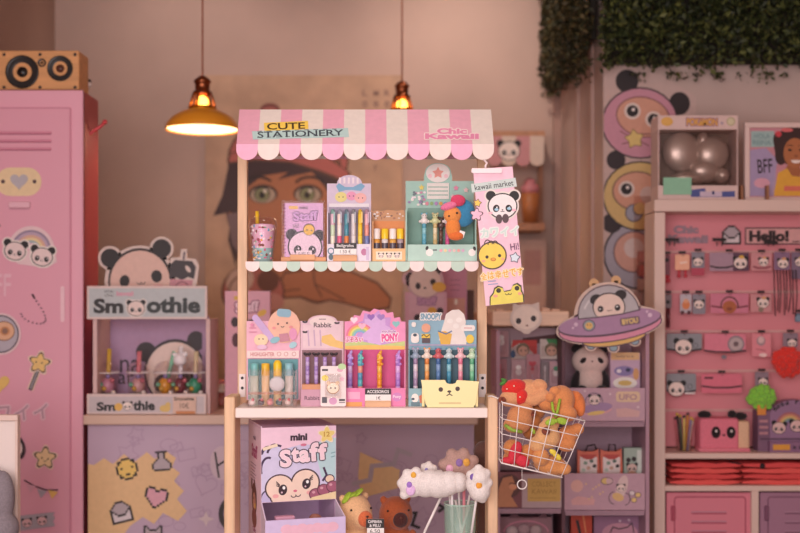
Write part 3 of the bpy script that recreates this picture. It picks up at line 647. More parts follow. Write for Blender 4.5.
for i, ch in enumerate('カワイイ'): a.otext(ch, 484.5 + 10 * i, 233.2 - .8 * i, 8, 9, '#cfe6de', '#eef0ec', 1.2, .03, -6)
a.ell(492.2, 255.5, 14.6, 14, '#4a3b32'); a.ell(492.2, 255.5, 13.3, 12.7, '#f6d65c'); a.arc(491, 245, 3, 4, 180, 350, 1, '#4a3b32'); a.arc(487.5, 244, 3, 4, 180, 330, 1, '#4a3b32'); a.arc(495, 245, 3, 4, 190, 350, 1, '#4a3b32')
a.ell(487, 257, 1.6, 1.7, '#33272a'); a.ell(499.5, 255.6, 1.6, 1.7, '#33272a'); a.ell(493.3, 259.4, 2.8, 1.8, '#c98432'); a.ell(493.3, 259.2, 2, 1.1, '#f0a748'); a.ell(483.5, 261, 2, 1.3, '#f2b28a'); a.ell(503, 259, 2, 1.3, '#f2b28a')
a.text('Hi!', 514.5, 246.5, 8.5, 7, '#6b3f63', .01, -8); a.star(514.8, 257.6, 5.8, '#4f5263', 8, .66); a.star(514.8, 257.6, 4.7, '#dbe8f2', 8, .66)
for i, ch in enumerate('全は幸せです'): a.otext(ch, 483.6 + 7.3 * i, 276.5 - 1.0 * i, 6.4, 7.6, '#e9ad3a', '#fbe9c4', .9, .02, -8)
a.line([(488, 281.6), (496, 280.8)], .8, '#8ea3cc'); a.line([(488, 284.6), (498, 283.6)], .8, '#8ea3cc')
fr = [(489.5, 305.4), (489.6, 297), (493, 292.5), (494, 288), (498, 285.5), (502.5, 287), (504, 291), (511, 289.6), (513, 284.5), (517.4, 282.7), (521.5, 285.6), (521.8, 290), (524, 295), (524.4, 301.9)]
a.poly(fr, '#4a4a2a'); cxm = 507; a.poly([(cxm + (x - cxm) * .93, 303.6 + (y - 303.6) * .92) for x, y in fr], '#e9da62')
for x, y in ((498.6, 290.5), (517, 288.2)): a.ell(x, y, 2.4, 2.4, '#3a3324')
a.arc(507, 293.5, 1.6, 1.3, 0, 180, .7, '#4a4a2a', 5); a.arc(510, 293.2, 1.6, 1.3, 0, 180, .7, '#4a4a2a', 5); a.ell(495.5, 296, 2.4, 1.5, '#efa98d'); a.ell(520, 293.5, 2.2, 1.5, '#efa98d')
a.build('panel', T)
a = MB(2.897); a.prism(rrp(471.5, 168.2, 502, 173, 1.5), 2.894, .01, '#f6e2e4', 'gloss'); c = W(485.5, 168, 2.9); a.tube([c, c + Vector((0, 0, .006)), c + Vector((.004, .0, .012)), c + Vector((0, .004, .018)), c + Vector((-.003, .018, .022))], .0028, '#f6e2e4', 'gloss', 8); a.build('clip', T)

# ================================================================== upper shelf
ZU = W(0, 261.5, YU).z
def base(px, Y): return Vector(((px - 400) * Y / F, Y, ZU))
def P(z, Y): return HY - (z - CZ) * F / Y
# candy pouch cup
T = thing('toy_cup', 'clear tapered candy-toy cup with yellow straw, leftmost on the upper stall shelf', 'cup', base(263, 3.03)); c = T.location; k = 3.03 / F
a = MB(); a.lathe([(0, 0), (9.5 * k, 0), (10.5 * k, 3 * k), (13.5 * k, 28 * k), (14.5 * k, 37 * k), (13 * k, 43 * k), (9 * k, 45 * k)], c, '#efe4ea', 'clear', 12); a.build('pouch', T)
a = MB(3.03 - .03); a.lathe([(0, .001), (9 * k, .001), (10.4 * k, 14 * k)], c, '#a9d8d4', 'gloss', 20); a.lathe([(10.4 * k, 14 * k), (11.6 * k, 28 * k), (12 * k, 37 * k), (9 * k, 38 * k)], c, '#efc4d9', 'gloss', 20)
rr = random.Random(3)
for i in range(64):
    q = rr.uniform(-2.8, -.3); zz = rr.uniform(3, 36); r_ = (9.3 + zz * .07) * k
    a.sph(c + Vector((r_ * cos(q), r_ * sin(q), zz * k)), (rr.uniform(.8, 1.9) * k, .5 * k, rr.uniform(.8, 1.7) * k), rr.choice(['#f2e2cf', '#e8b13e', '#8a4a3f', '#7fb2cf', '#f7f0ee', '#d86f8e', '#9fd0a8']), 'gloss', seg=8)
a.build('printed_liner', T)
a = MB(); a.tube([c + Vector((-5.5 * k, 0, 36 * k)), c + Vector((-6 * k, 0, 51 * k))], 1.9 * k, '#f3c52f', 'plastic'); a.build('straw', T)
# notebook on its easel
T = thing('display_easel', 'small wooden easel holding the spiral notebook', 'easel', base(304, 3.01))
a = MB(); zb = ZU
a.pbox(281, 257, 326, 261.3, 2.99, .03, '#d89a68', 'woodh', .001); a.build('ledge', T)
a = MB(); a.pbox(290, 254.5, 315, 260, 2.984, .006, '#e0a878', 'woodh', .001); a.build('front_block', T)
for x in (284, 322):
    a = MB(); a.pbox(x - 1.5, 225, x + 1.5, 258, 3.02, .006, '#c98a5c', 'wood'); a.build('upright', T)
T = thing('spiral_notebook', 'lilac spiral notebook with panda wearing a chick, in a clear sleeve on an easel', 'notebook', W(303, 257, 3.005))
Y = 3.0; a = MB(Y); a.pbox(284.5, 203, 323, 256.8, Y, .008, '#e3bfe0'); a.n = 1; a.clip = (284.5, 323, 203, 256.8)
a.rect(289, 206, 298, 209, '#efd05a'); a.clip = (284.5, 323, 203, 256.8)
a.panda(305, 247, 17.5, 2, sticker=0, flat=.95, skin='#f0e3e8', ear=.34)
a.ell(309, 229.5, 6, 6, '#4a3b32'); a.ell(309, 229.8, 5.3, 5.2, '#f3d154'); a.ell(307, 230, .8, .8, '#33272a'); a.ell(311.5, 230.5, .8, .8, '#33272a')
a.clip = None
a.text('mini', 303.5, 207.6, 8, 3.2, '#3b3033', .02); a.otext('Staff', 305.5, 216, 25, 9.5, '#d9b6e2', '#5d3a63', .6, .04, -3); a.text('Hi!', 296, 226, 5.5, 4.6, '#4a3b42', .0, -10)
a.rect(296, 250.5, 312, 256, '#f7f3f0'); a.text('6,90 €', 304, 253.3, 11, 3, '#6b5f60', .0)
a.build('cover', T)
a = MB(); 
for i in range(15):
    z = 205 + i * 3.4; c = W(284.2, z, Y); a.tube([c + Vector((.004 * cos(q * .9) , .004 * sin(q * .9) , 0)) for q in range(7)], .0012, '#a75d8a', 'metal', 5, closed=True)
a.build('spiral', T)
a = MB(); a.pbox(281.5, 200.5, 325, 258, Y - .003, .0008, '#f2e6ee', 'clear'); a.build('clear_sleeve', T)

def pen(name, label, cat, grp, px, ytop, ybot, Y, cols, r=2.1, top=None, topc='#ffffff', parent_z=0):
    """upright pen: barrel with bands, grip, plus a topper"""
    k = Y / F; c = W(px, ybot, Y); h = (ybot - ytop) * k
    T = thing(name, label, cat, c, grp); r *= k
    a = MB(); cols = tuple(cols) * (2 if len(cols) < 4 else 1); n = len(cols)
    a.lathe([(0, 0), (r * .5, .0)], c, cols[0], 'gloss', 10)
    for i, cc in enumerate(cols): a.lathe([(r * (.9 if i else .7), h * i / n), (r, h * (i + .05) / n), (r, h * (i + .97) / n), (r * .9, h * (i + 1) / n)], c, cc, 'gloss', 12)
    a.lathe([(r * .9, h), (0, h)], c, cols[-1], 'gloss', 12); a.build('barrel', T)
    t = c + Vector((0, 0, h))
    a = MB()
    if top == 'clip': a.lathe([(r * .95, 0), (r * .8, 4 * k), (r * .3, 5 * k), (0, 5 * k)], t, topc, 'gloss', 10); a.box(t.x + r * .4, t.x + r * 1.1, t.y - r * 1.4, t.y - r * .9, t.z - 9 * k, t.z + 2 * k, topc, 'gloss'); a.build('cap', T)
    elif top == 'bow':
        for s_ in (-1, 1): a.sph(t + Vector((s_ * 2.0 * k, -k, 3 * k)), (2.3 * k, 1.2 * k, 1.5 * k), topc, 'gloss', rot=(0, s_ * -.5, 0), seg=10)
        a.sph(t + Vector((0, -k, 3 * k)), 1.1 * k, topc, 'gloss', seg=8); a.build('bow', T)
    elif top == 'figure':
        a.sph(t + Vector((0, 0, 1 * k)), (4.0 * k, 3 * k, 3.6 * k), topc, 'gloss', seg=14); a.sph(t + Vector((0, 0, 6 * k)), (3.0 * k, 2.6 * k, 2.8 * k), topc, 'gloss', seg=12)
        for s_ in (-1, 1): a.sph(t + Vector((s_ * 2.4 * k, 0, 8.4 * k)), 1.2 * k, cols[0], 'gloss', seg=8); a.sph(t + Vector((s_ * 1.1 * k, -2.4 * k, 6.2 * k)), .5 * k, '#2b2224', 'gloss', seg=6); a.sph(t + Vector((s_ * 4.2 * k, 0, .5 * k)), 1.5 * k, topc, 'gloss', seg=8)
        a.build('topper', T)
    elif top == 'twist':
        a.sph(t + Vector((0, 0, 2 * k)), (2.6 * k, 2.4 * k, 4.4 * k), topc, 'gloss', seg=12); a.sph(t + Vector((k, -k, 6.5 * k)), (1.6 * k, 1.4 * k, 2.6 * k), cols[0], 'gloss', rot=(0, .4, 0), seg=10)
        for q in range(5): a.sph(t + Vector((2.4 * k * cos(q * 2.1), -1.6 * k, (q * 2 - 5) * k)), 1.5 * k, (cols[0], topc)[q % 2], 'gloss', seg=8)
        a.build('topper', T)
    return T
def display(name, label, at, Y, x0, x1, header, ybase, tray_top, depth, outer, inner, tray, ytop_in):
    """open cardboard pen display: back card with header outline, sides, inner wall, front tray"""
    T = thing(name, label, 'display', at)
    a = MB(Y + depth - .004); a.prism(header, Y + depth - .003, .003, outer); a.n = 1; a.rect(x0 + 2, ytop_in, x1 - 2, ybase - 1, inner)
    T['_hd'] = 1
    return T, a
# boligrafos display
x0, x1, Y, D = 327, 371, 2.985, .05
hd = [(x0, 250), (x0, 183.5), (337, 183.5)] + ellp(349.5, 183.5, 12.5, 8.5, 180, 360, 14) + [(x1, 183.5), (x1, 250)]
T, a = display('pen_display', 'white counter display with arched blue-banner header holding six patterned pens', base(349, 3.01), Y, x0, x1, hd, 261, 244, D, '#d9c9dc', '#a99db4', 0, 207)
for i in range(5): a.poly([(339 + i * 4.4, 183.5), (341 + i * 4.4, 183.5), (341 + i * 4.4, 177.5), (339 + i * 4.4, 177.5)], '#f4e6ea')
a.poly([(336, 186), (339, 183), (345, 187), (353, 187), (361, 183), (365, 186), (361, 191), (352, 190), (346, 190), (339, 192)], '#7fb0d0')
for x, y, r_, c_ in ((341, 197, 6, '#e8dc8a'), (351.5, 196, 5.2, '#ee9fc0'), (360.5, 198, 6, '#f3b9b4')): a.ell(x, y, r_, r_ * .85, c_); a.ell(x - 2, y, .6, .6, '#4a3b42'); a.ell(x + 2, y, .6, .6, '#4a3b42')
a.rect(329, 203.5, 369, 207, '#efe9ee'); a.build('back_card', T)
for x in (x0, x1 - 1): a = MB(); a.pbox(x, 212, x + 1, 261, Y + .004, D - .008, '#d8cfe0'); a.build('side_panel', T)
a = MB(Y); a.pbox(x0, 244, x1, 261.2, Y, .004, '#e4dce8'); a.n = 1
a.arc(331, 251, 3, 3, 0, 360, 1, '#3a6f86', 8); a.ell(331, 257, 2.5, 3, '#56707a'); a.ell(364, 252, 3, 3.4, '#c07ba0'); a.rect(366, 247, 369, 260, '#cfc0da'); a.build('front_tray', T)
a = MB(Y - .006); a.pbox(334, 243, 356.5, 254.5, Y - .006, .003, '#f4efec'); a.n = 1; a.rect(334, 243, 356.5, 248.7, '#262122'); a.text('Bolígrafos', 345.2, 246, 17, 4, '#f2eeee', .01); a.text('1.50 €', 345.5, 251.5, 11, 3.6, '#3a3535', .0)
a.build('price_card', T)
a = MB(); a.pbox(333, 255, 357, 261.2, Y - .012, .01, '#e0a878', 'woodh', .001); a.build('card_holder', T)
pc = [(('#d8e3c4', '#f2ecd8', '#cfe0c0', '#e6c0cc'), '#7fa9a0', 'pale green and cream patterned'), (('#f4ddd8', '#e26a8c', '#f3e6de', '#f7dfd2'), '#9a9aa6', 'pink and white patterned'), (('#5e9aa8', '#e08a52', '#4f93a6', '#5e9aa8'), '#6b7b88', 'teal and orange'), (('#d8cfd0', '#e6e0de', '#ddd5d6', '#e6dedd'), '#8a8a90', 'plain pale grey'), (('#f2cf3a', '#f4d74e', '#f2cf3a', '#efc52e'), '#d9b63c', 'bright yellow'), (('#e9a4b0', '#7a86b8', '#e59a8c', '#eab4bc'), '#b08a9a', 'salmon and blue')]
for x, (cc, tc, w_) in zip((332.7, 339.5, 346.5, 353.5, 360.2, 366.8), pc):
    pen('pen', '%s pen standing in the arched white display' % w_, 'pen', 'pens in the arched white display', x, 214, 258, Y + .024, cc, 2.3, 'clip', tc)
# glue sticks
T = thing('glue_display', 'small kraft cardboard display of glue sticks with torn brown header', 'display', base(388, 3.01)); Y = 2.985
a = MB(Y + .04); a.prism([(372.5, 250), (372.5, 212), (376, 210), (382, 211.5), (388, 209.5), (396, 211), (403, 209.5), (405, 213), (405, 250)], Y + .04, .003, '#c9956a'); a.n = 1
rr = random.Random(4)
for i in range(26): x, y = rr.uniform(374, 403), rr.uniform(212, 219); a.ell(x, y, rr.uniform(.6, 1.5), rr.uniform(.5, 1.2), rr.choice(['#6b5248', '#e8d9cf', '#a5735a', '#f2e9e2']))
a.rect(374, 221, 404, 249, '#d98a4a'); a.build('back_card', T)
a = MB(Y); a.pbox(372.5, 248.5, 405.5, 261.2, Y, .004, '#e9bd86'); a.n = 1; a.rect(376, 251.5, 402, 259.5, '#f5e4cc')
for x in (381, 389, 397): a.panda(x, 255.5, 2.8, ear=.35)
a.build('front_tray', T)
for x in (372.5, 404.5): a = MB(); a.pbox(x, 221, x + 1, 261, Y + .004, .036, '#d19a66'); a.build('side_panel', T)
for x, cp, bd, w_ in ((376.9, '#efe6e2', '#e3a24e', 'white cap and orange body'), (384.9, '#f4cf2f', '#e8e2e0', 'yellow cap and white body'), (392.8, '#f3ece9', '#e9b25c', 'white cap and amber body'), (400.3, '#f6d33c', '#b9a7ae', 'yellow cap and grey body')):
    k = (Y + .022) / F; c = W(x, 259, Y + .022)
    T2 = thing('glue_stick', 'glue stick with %s in the kraft display' % w_, 'glue stick', c, 'glue sticks in the kraft display')
    a = MB(); a.lathe([(0, 0), (3.2 * k, 0), (3.2 * k, 20 * k), (0, 20 * k)], c, bd, 'gloss', 14); a.lathe([(3.25 * k, 9 * k), (3.25 * k, 16 * k)], c, '#5f5560', 'gloss', 14); a.build('tube', T2)
    a = MB(); a.lathe([(3.5 * k, 20 * k), (3.5 * k, 29.5 * k), (3 * k, 30.3 * k), (0, 30.5 * k)], c, cp, 'gloss', 14); a.build('cap', T2)
# mint display
x0, x1, Y, D = 406, 477, 2.985, .075
T = thing('pen_display', 'mint green counter display with a round white cut-out header', 'display', base(441, 3.01))
hd = [(406.5, 258), (405.5, 181), (424, 181), (424, 176)] + ellp(438, 172, 13, 9, 180, 360, 12) + [(452, 176), (452, 181), (474, 181), (473, 258)]
a = MB(Y + D); a.prism(hd, Y + D, .003, '#a5cdbf'); a.n = 1
a.prism(ellp(438, 173, 12, 9.5), Y + D - .004,   .003, '#ede6e0'); a.n = 37; a.star(438, 173, 6, '#e79a8c'); a.ell(430, 176, 2, 2, '#f0c4c9'); a.ell(446, 176, 2, 2, '#f0c4c9')
a.rect(427, 183, 449, 199, '#e9e4dc'); a.line([(428, 187), (448, 187)], 1, '#86b0a0'); a.line([(428, 191), (448, 191)], 1, '#86b0a0'); a.line([(428, 195), (448, 195)], 1, '#86b0a0')
rr = random.Random(6)
for i in range(26): x, y = rr.uniform(409, 425), rr.uniform(192, 205); a.ell(x, y, 1.4, 1.1, rr.choice(['#9a7fb0', '#d08aa6', '#f1e6ea', '#6f7f86', '#f4ece6']))
for x, y, c_ in ((421.5, 187.5, '#e9d56a'), (456, 188, '#e28aa8'), (466, 190, '#eac6c4'), (453, 197, '#f2b8c4')): a.star(x, y, 3, c_)
for i in range(6): a.ell(427 + 4.6 * i, 203.5, 1.7, 1.9, ('#d98a9a', '#8fb26f', '#b58ac0', '#e0a34f', '#7fa8c8', '#d98a9a')[i])
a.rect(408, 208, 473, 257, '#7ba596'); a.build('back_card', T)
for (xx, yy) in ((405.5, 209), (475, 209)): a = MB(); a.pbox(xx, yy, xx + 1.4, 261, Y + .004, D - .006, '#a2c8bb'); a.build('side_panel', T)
a = MB(Y); a.pbox(407.5, 244.5, 477, 261.2, Y, .004, '#b4d6c9'); a.n = 1
a.ell(429.5, 252.5, 3.6, 3.6, '#f4efe9'); a.ell(427, 248, 1.4, 2.2, '#33302f', 20); a.ell(472, 252.5, 3.6, 3.6, '#f4efe9'); a.ell(474.5, 248.5, 1.4, 2.2, '#33302f', -20); a.line([(433, 250), (437, 250)], 1.2, '#5d5d5d')
for i in range(6): a.ell(441 + 4.4 * i, 250.5, 1.6, 1.6, ('#eba9b6', '#f0d6a0', '#e3b0c4', '#e9c9c2', '#efa9a0', '#d9b0cc')[i])
a.build('front_tray', T)
for x, cc, tc, w_ in ((424.2, ('#6fb7c9', '#8cc8d2', '#5ea7bd'), '#e9e2de', 'aqua blue pen with round white topper'), (435.2, ('#d8c79a', '#e6d9b4', '#c9b078'), '#cfd3a0', 'cream pen with pale green topper'), (447.5, ('#e66fa6', '#f08ab8', '#dc5f98'), '#f2e2e2', 'hot pink pen with white topper')):
    pen('pen', '%s in the mint display' % w_, 'pen', 'pens in the mint display', x, 222, 258, Y + .03, cc, 2.2, 'figure', tc)
pen('pen', 'dark brown pen behind the others in the mint display', 'pen', 'pens in the mint display', 440.8, 226, 258, Y + .05, ('#6b4a42', '#7d5a4c', '#5a3a36'), 2.0, 'figure', '#6d5550')
T = thing('plush_keyring', 'small orange and blue plush keyring hung in the mint display', 'keyring', W(457, 246, 2.97)); k = 2.97 / F
a = MB(); c = W(463, 213, 2.985); a.sph(c, (12.5 * k, 5 * k, 14 * k), '#3f8db8', 'plush'); 
a.build('blue_back', T)
a = MB(); a.sph(W(452.5, 215, 2.975), (9 * k, 5 * k, 8.5 * k), '#f09a52', 'plush'); a.sph(W(453, 228, 2.975), (7.5 * k, 5 * k, 11 * k), '#ef8f45', 'plush'); a.sph(W(456, 236, 2.97), (8 * k, 4 * k, 4.5 * k), '#e9793a', 'plush'); a.build('body', T)
a = MB(); a.sph(W(449, 206, 2.97), (9 * k, 4 * k, 4 * k), '#ee7fa6', 'plush', rot=(0, -.3, 0)); a.sph(W(458, 200.5, 2.97), (7.5 * k, 3 * k, 6 * k), '#d94a6c', 'plush'); a.build('trim_cap', T)
a = MB(); a.sph(W(457, 213, 2.962), 1.2 * k, '#2b2224', 'gloss', seg=8); a.sph(W(449, 216, 2.962), 1.0 * k, '#2b2224', 'gloss', seg=8); a.build('eye', T)
a = MB(2.96); a.pbox(459, 231, 464.5, 237, 2.966, .001, '#f3eeea', rot=(0, .3, 0)); a.build('tag', T)
# ================================================================== lower shelf of the stall
zsh = zs
def bs(px, Y): return Vector(((px - 400) * Y / F, Y, zsh))
YB2 = 406.5
# highlighter display with acrylic bin
Y = 2.985; D = .06
T = thing('highlighter_display', 'pink cardboard display of pastel highlighters, leftmost on the long lower shelf', 'display', bs(272, 3.0))
a = MB(Y + D); a.prism([(246.5, 400), (246.5, 321), (268, 321), (300, 321), (300, 400)], Y + D, .003, '#f1b9cc'); a.n = 2
a.prism(ellp(284, 326, 16, 17, rot=0), Y + D - .004, .004, '#f2bfa6')
a.n = 36
a.prism(rotp(rrp(260, 312, 266.5, 344, 3), -38), Y + D - .006, .002, '#cfb0de'); a.prism(rotp(rrp(277, 309, 291, 317, 3), 5), Y + D - .006, .002, '#8fb9cc'); a.n = 55
a.ell(278, 324, .9, .9, '#4a3b42'); a.ell(287, 323, .9, .9, '#4a3b42'); a.arc(282.5, 326, 1.5, 1.2, 0, 180, .6, '#4a3b42', 5); a.ell(274, 328, 2, 1.3, '#ee9a9a'); a.ell(291, 327, 2, 1.3, '#ee9a9a')
a.poly([(279, 334), (288, 333), (290, 341), (280, 342)], '#c8899a'); a.ell(275, 340, 5, 3, '#8fc3cf', -20); a.ell(293, 334, 4, 6, '#e59ac0')
a.ell(261, 340, 7, 6, '#f6d9b4'); a.ell(259, 339, .7, .7, '#4a3b42'); a.ell(263, 339, .7, .7, '#4a3b42'); a.ell(262, 347, 5, 2.4, '#e9c3dc'); a.ell(293, 345, 4, 3, '#a9d3dc', -30); a.star(252, 325, 2.5, '#e591b4'); a.line([(249, 328), (256, 328)], .9, '#dd8aaa'); a.line([(249, 332), (257, 332)], .9, '#dd8aaa')
a.rect(247, 350.5, 299, 358, '#f6dcd9'); a.text('HIGHLIGHTER', 262.5, 354.3, 24, 4, '#c77f80', .03)
for x in (279, 286, 294): a.arc(x, 354, 2, 2, 0, 360, .7, '#d5a5a2', 8)
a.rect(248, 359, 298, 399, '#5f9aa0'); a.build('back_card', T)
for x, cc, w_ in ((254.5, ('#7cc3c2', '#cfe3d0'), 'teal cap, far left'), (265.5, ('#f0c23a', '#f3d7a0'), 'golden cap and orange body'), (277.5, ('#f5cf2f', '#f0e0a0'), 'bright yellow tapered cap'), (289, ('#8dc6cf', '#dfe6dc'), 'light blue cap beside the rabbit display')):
    k = (Y + .03) / F; c = W(x, 405.5, Y + .03); T2 = thing('highlighter', 'highlighter with %s' % w_, 'highlighter', c, 'highlighters in the pink display')
    a = MB(); a.lathe([(0, 0), (4 * k, 0), (4 * k, 30 * k), (0, 30 * k)], c, cc[1], 'gloss', 14); a.build('barrel', T2)
    a = MB(); h = 45 if 'tapered' in w_ else 42; a.lathe([(4.2 * k, 30 * k), (4.2 * k, (h - 3) * k), (2.5 * k if 'tapered' in w_ else 4 * k, h * k), (0, (h + .5) * k)], c, cc[0], 'gloss', 14); a.build('cap', T2)
T = thing('acrylic_bin', 'clear acrylic bin of small trinkets in front of the highlighters', 'bin', bs(272, 2.97))
kk = 2.96 / F
a = MB(); a.pbox(248, 370, 296, 371, 2.955, .04, '#f4e9e9', 'clear'); a.pbox(248, 371, 296, 406.3, 2.955, .0015, '#f4e6e6', 'clear'); a.pbox(248, 393, 296, 394.5, 2.955, .04, '#e9a08a', 'frost'); a.build('bin_front', T)
for x in (248, 295): a = MB(); a.pbox(x, 371, x + 1, 406.3, 2.956, .035, '#f4e6e6', 'clear'); a.build('bin_side', T)
a = MB(); a.sph(W(277, 384, 2.975), (8 * kk, 3.5 * kk, 7.5 * kk), '#e3f0f2', 'plush', seg=14); a.build('fluffy_puff', label='white fluffy puff inside the clear acrylic bin', cat='puff')
for x, c_, w_ in ((252, '#f1ebe6', 'white'), (261, '#5d4a4f', 'dark brown'), (270, '#e9a2a0', 'pink'), (279, '#4d6a68', 'dark green'), (288, '#e8ded4', 'cream')):
    a = MB(); p = W(x, 402.2, 2.975); a.sph(p, (3.4 * kk, 3 * kk, 3.2 * kk), c_, 'gloss', seg=12); a.sph(p + Vector((kk, -1.5 * kk, 2.6 * kk)), 1.7 * kk, '#d9787a', 'gloss', seg=8)
    a.build('trinket', label='%s round trinket with a red bead in the clear bin' % w_, cat='trinket', group='trinkets in the clear bin')
# rabbit pens display
T = thing('pen_display', 'mauve counter display with small arched header and bow-topped pens', 'display', bs(322, 3.0))
hd = [(300.5, 402), (300.5, 321), (308, 321)] + ellp(322.5, 321, 14.5, 6, 180, 360, 14) + [(343.5, 321), (343.5, 402)]
a = MB(Y + D); a.prism(hd, Y + D, .003, '#e6c3cf'); a.n = 1
a.ell(322.5, 322, 13, 6, '#f0dcd9'); a.rect(303, 325, 341, 348, '#ecd0d6'); a.text('Rabbit', 322.5, 325, 17.5, 4.8, '#4d3b42', .02); a.rect(319, 318.8, 326, 319.6, '#8a707a')
for x, y in ((305, 322), (337, 323), (305, 332)): a.ell(x - 1.2, y, 1.6, 1, '#3a2f35', 20); a.ell(x + 1.2, y, 1.6, 1, '#3a2f35', -20)
a.poly([(322, 336), (331, 334), (336, 340), (343, 342), (343, 349), (330, 346), (321, 342)], '#f0c877'); a.line([(308, 330), (309, 346)], 1.4, '#cfaec8'); a.line([(314, 330), (315, 346)], 1.4, '#cfaec8'); a.line([(320, 330), (321, 346)], 1.4, '#cfaec8')
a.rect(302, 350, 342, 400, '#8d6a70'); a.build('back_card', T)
a = MB(Y); a.pbox(300.5, 389.5, 343.5, 407.6, Y, .004, '#cf9fb2'); a.n = 1; a.text('Rabbit', 312, 398, 15, 4, '#5a404c', .01); a.build('front_tray', T)
a = MB(); a.pbox(302, 384.5, 342, 389.5, Y + .004, .05, '#d99a72'); a.build('inner_ledge', T)
for x, n_ in ((307.5, 'first'), (316.2, 'second'), (325, 'third'), (334, 'last')):
    pen('pen', 'lilac pen with black bow topper, %s from the highlighters' % n_, 'pen', 'bow pens in the rabbit display', x, 357, 384.2, Y + .03, ('#a98ccb', '#c9b2e0', '#b99ad6'), 2.0, 'bow', '#33262c')
# blister card in front
T = thing('blister_card', 'white blister card with bear face leaning on the rabbit display', 'card', bs(333, 2.96))
a = MB(2.962); a.prism(rrp(320.5, 366, 346, 406.5, 2), 2.962, .002, '#f1e6e4'); a.n = 1
a.rect(322, 369, 328, 371, '#3f3a3e'); a.ell(340, 370, 3, 2, '#e3b0c0'); a.ell(342, 366.5, 4, 3, '#bfe0a6'); a.ell(325, 378, 3.4, 3, '#f2e070'); a.star(342, 379, 3, '#f0c2d2')
a.ell(333, 388, 6.5, 6, '#b98c6a'); a.ell(333, 388, 5.8, 5.2, '#fbf0da'); a.ell(328.5, 383, 2, 2, '#e7c9a6'); a.ell(337.5, 383, 2, 2, '#e7c9a6'); a.ell(330.8, 388, .8, .8, '#3a2f35'); a.ell(335.2, 388, .8, .8, '#3a2f35')
a.rect(322, 397, 327, 403, '#5a5860'); a.ell(333, 401, 4, 3.6, '#d9a2c6'); a.rect(339, 399, 345, 401, '#4b474d'); a.rect(339, 402, 345, 403, '#8d888e')
a.build('backing_card', T)
a = MB(); a.pbox(325, 374, 341, 398, 2.95, .012, '#fbf4f2', 'clear', .003, 2); a.build('blister', T)
# pink pony-themed display (characters left out; only shapes and lettering)
T = thing('pen_display', 'hot pink counter display with scalloped lilac star header', 'display', bs(374, 3.0))
hd = [(344.5, 402), (344.5, 321.5), (352, 321), (354, 315), (360, 316), (363, 310.5), (370, 312), (374, 308.5), (379, 310), (384, 309.5), (387, 313), (393, 312), (394, 318), (400, 317), (401, 321.5), (405.5, 321.5), (405.5, 402)]
a = MB(Y + D); a.prism(hd, Y + D, .003, '#f59cc6'); a.n = 1; a.clip = (345, 405, 308, 402)
a.star(375, 331, 21, '#cf9ede', 10, .75, 9); a.star(375, 331, 16, '#e0baec', 0, .75, 9)
for i, c_ in enumerate(('#ef7fa0', '#f2b46a', '#f0e07a', '#9fd3a0', '#8fbce0')): a.arc(360, 336, 13 - 1.9 * i, 12 - 1.8 * i, 180, 320, 1.9, c_)
a.poly([(345, 343), (360, 341), (380, 345), (405, 341), (405, 350), (345, 350)], '#c9d98a'); a.poly([(345, 346), (370, 345), (405, 346), (405, 350), (345, 350)], '#f3c868')
for x, y, c_ in ((354, 320, '#fbe6f2'), (371, 317, '#9a6cbf'), (381, 317, '#a884c9'), (396, 324, '#8fd0cf'), (362, 326, '#f6c1d8')): a.heart(x, y, 4, c_)
a.otext('ふぞろい', 354, 339.5, 18, 5, '#d4467f', '#fbe0ec', .6, .03); a.otext('my little', 389, 331.5, 14, 3, '#b05fae', '#f6e3f0', .5, .02); a.otext('PONY', 390, 337.5, 17, 8, '#ee5c9e', '#fdeaf3', .9, .06, -3)
a.clip = None
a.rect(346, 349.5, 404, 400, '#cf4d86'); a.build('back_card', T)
for x in (344.5, 404.5): a = MB(); a.pbox(x, 350, x + 1, 407, Y + .004, D - .008, '#ee8fbb'); a.build('side_panel', T)
a = MB(Y); a.pbox(344.5, 388, 405.5, 407.6, Y, .004, '#eb86b6'); a.n = 1; a.rect(348, 392, 360, 399, '#f3b2d0'); a.ell(397, 397, 5, 4.5, '#d58ac6'); a.text('Pony', 397, 397, 8, 4, '#f5dcec', .03); a.rect(346, 402, 362, 407, '#e9a45c'); a.build('front_tray', T)
a = MB(Y - .006); a.pbox(365, 388.5, 391, 403, Y - .006, .003, '#f4efec'); a.n = 1; a.rect(365, 388.5, 391, 394.5, '#262122'); a.text('ACCESORIOS', 378, 391.6, 22, 3.2, '#f2eeee', .02); a.text('1€', 378.5, 398, 4, 3.6, '#3a3535', .0); a.build('price_card', T)
a = MB(); a.pbox(365, 401, 391, 407.4, Y - .016, .01, '#e6b78c', 'woodh', .001); a.build('card_holder', T)
for x, cc, tc, w_ in ((350, ('#b9a3e0', '#d8c0ee', '#9f86d2'), '#c9a6e6', 'glittery violet'), (360.2, ('#5f9fc2', '#e8a28c', '#5fb7c0'), '#7fd3cc', 'turquoise and coral'), (379.5, ('#f2a93a', '#f5c055', '#ef9a2e'), '#f7c860', 'golden orange'), (398, ('#c296de', '#dfb8ee', '#a97fd0'), '#d0a4ea', 'pale purple')):
    pen('pen', '%s twisted pen in the hot pink display' % w_, 'pen', 'pens in the hot pink display', x, 359, 400, Y + .028, cc, 2.5, 'twist', tc)
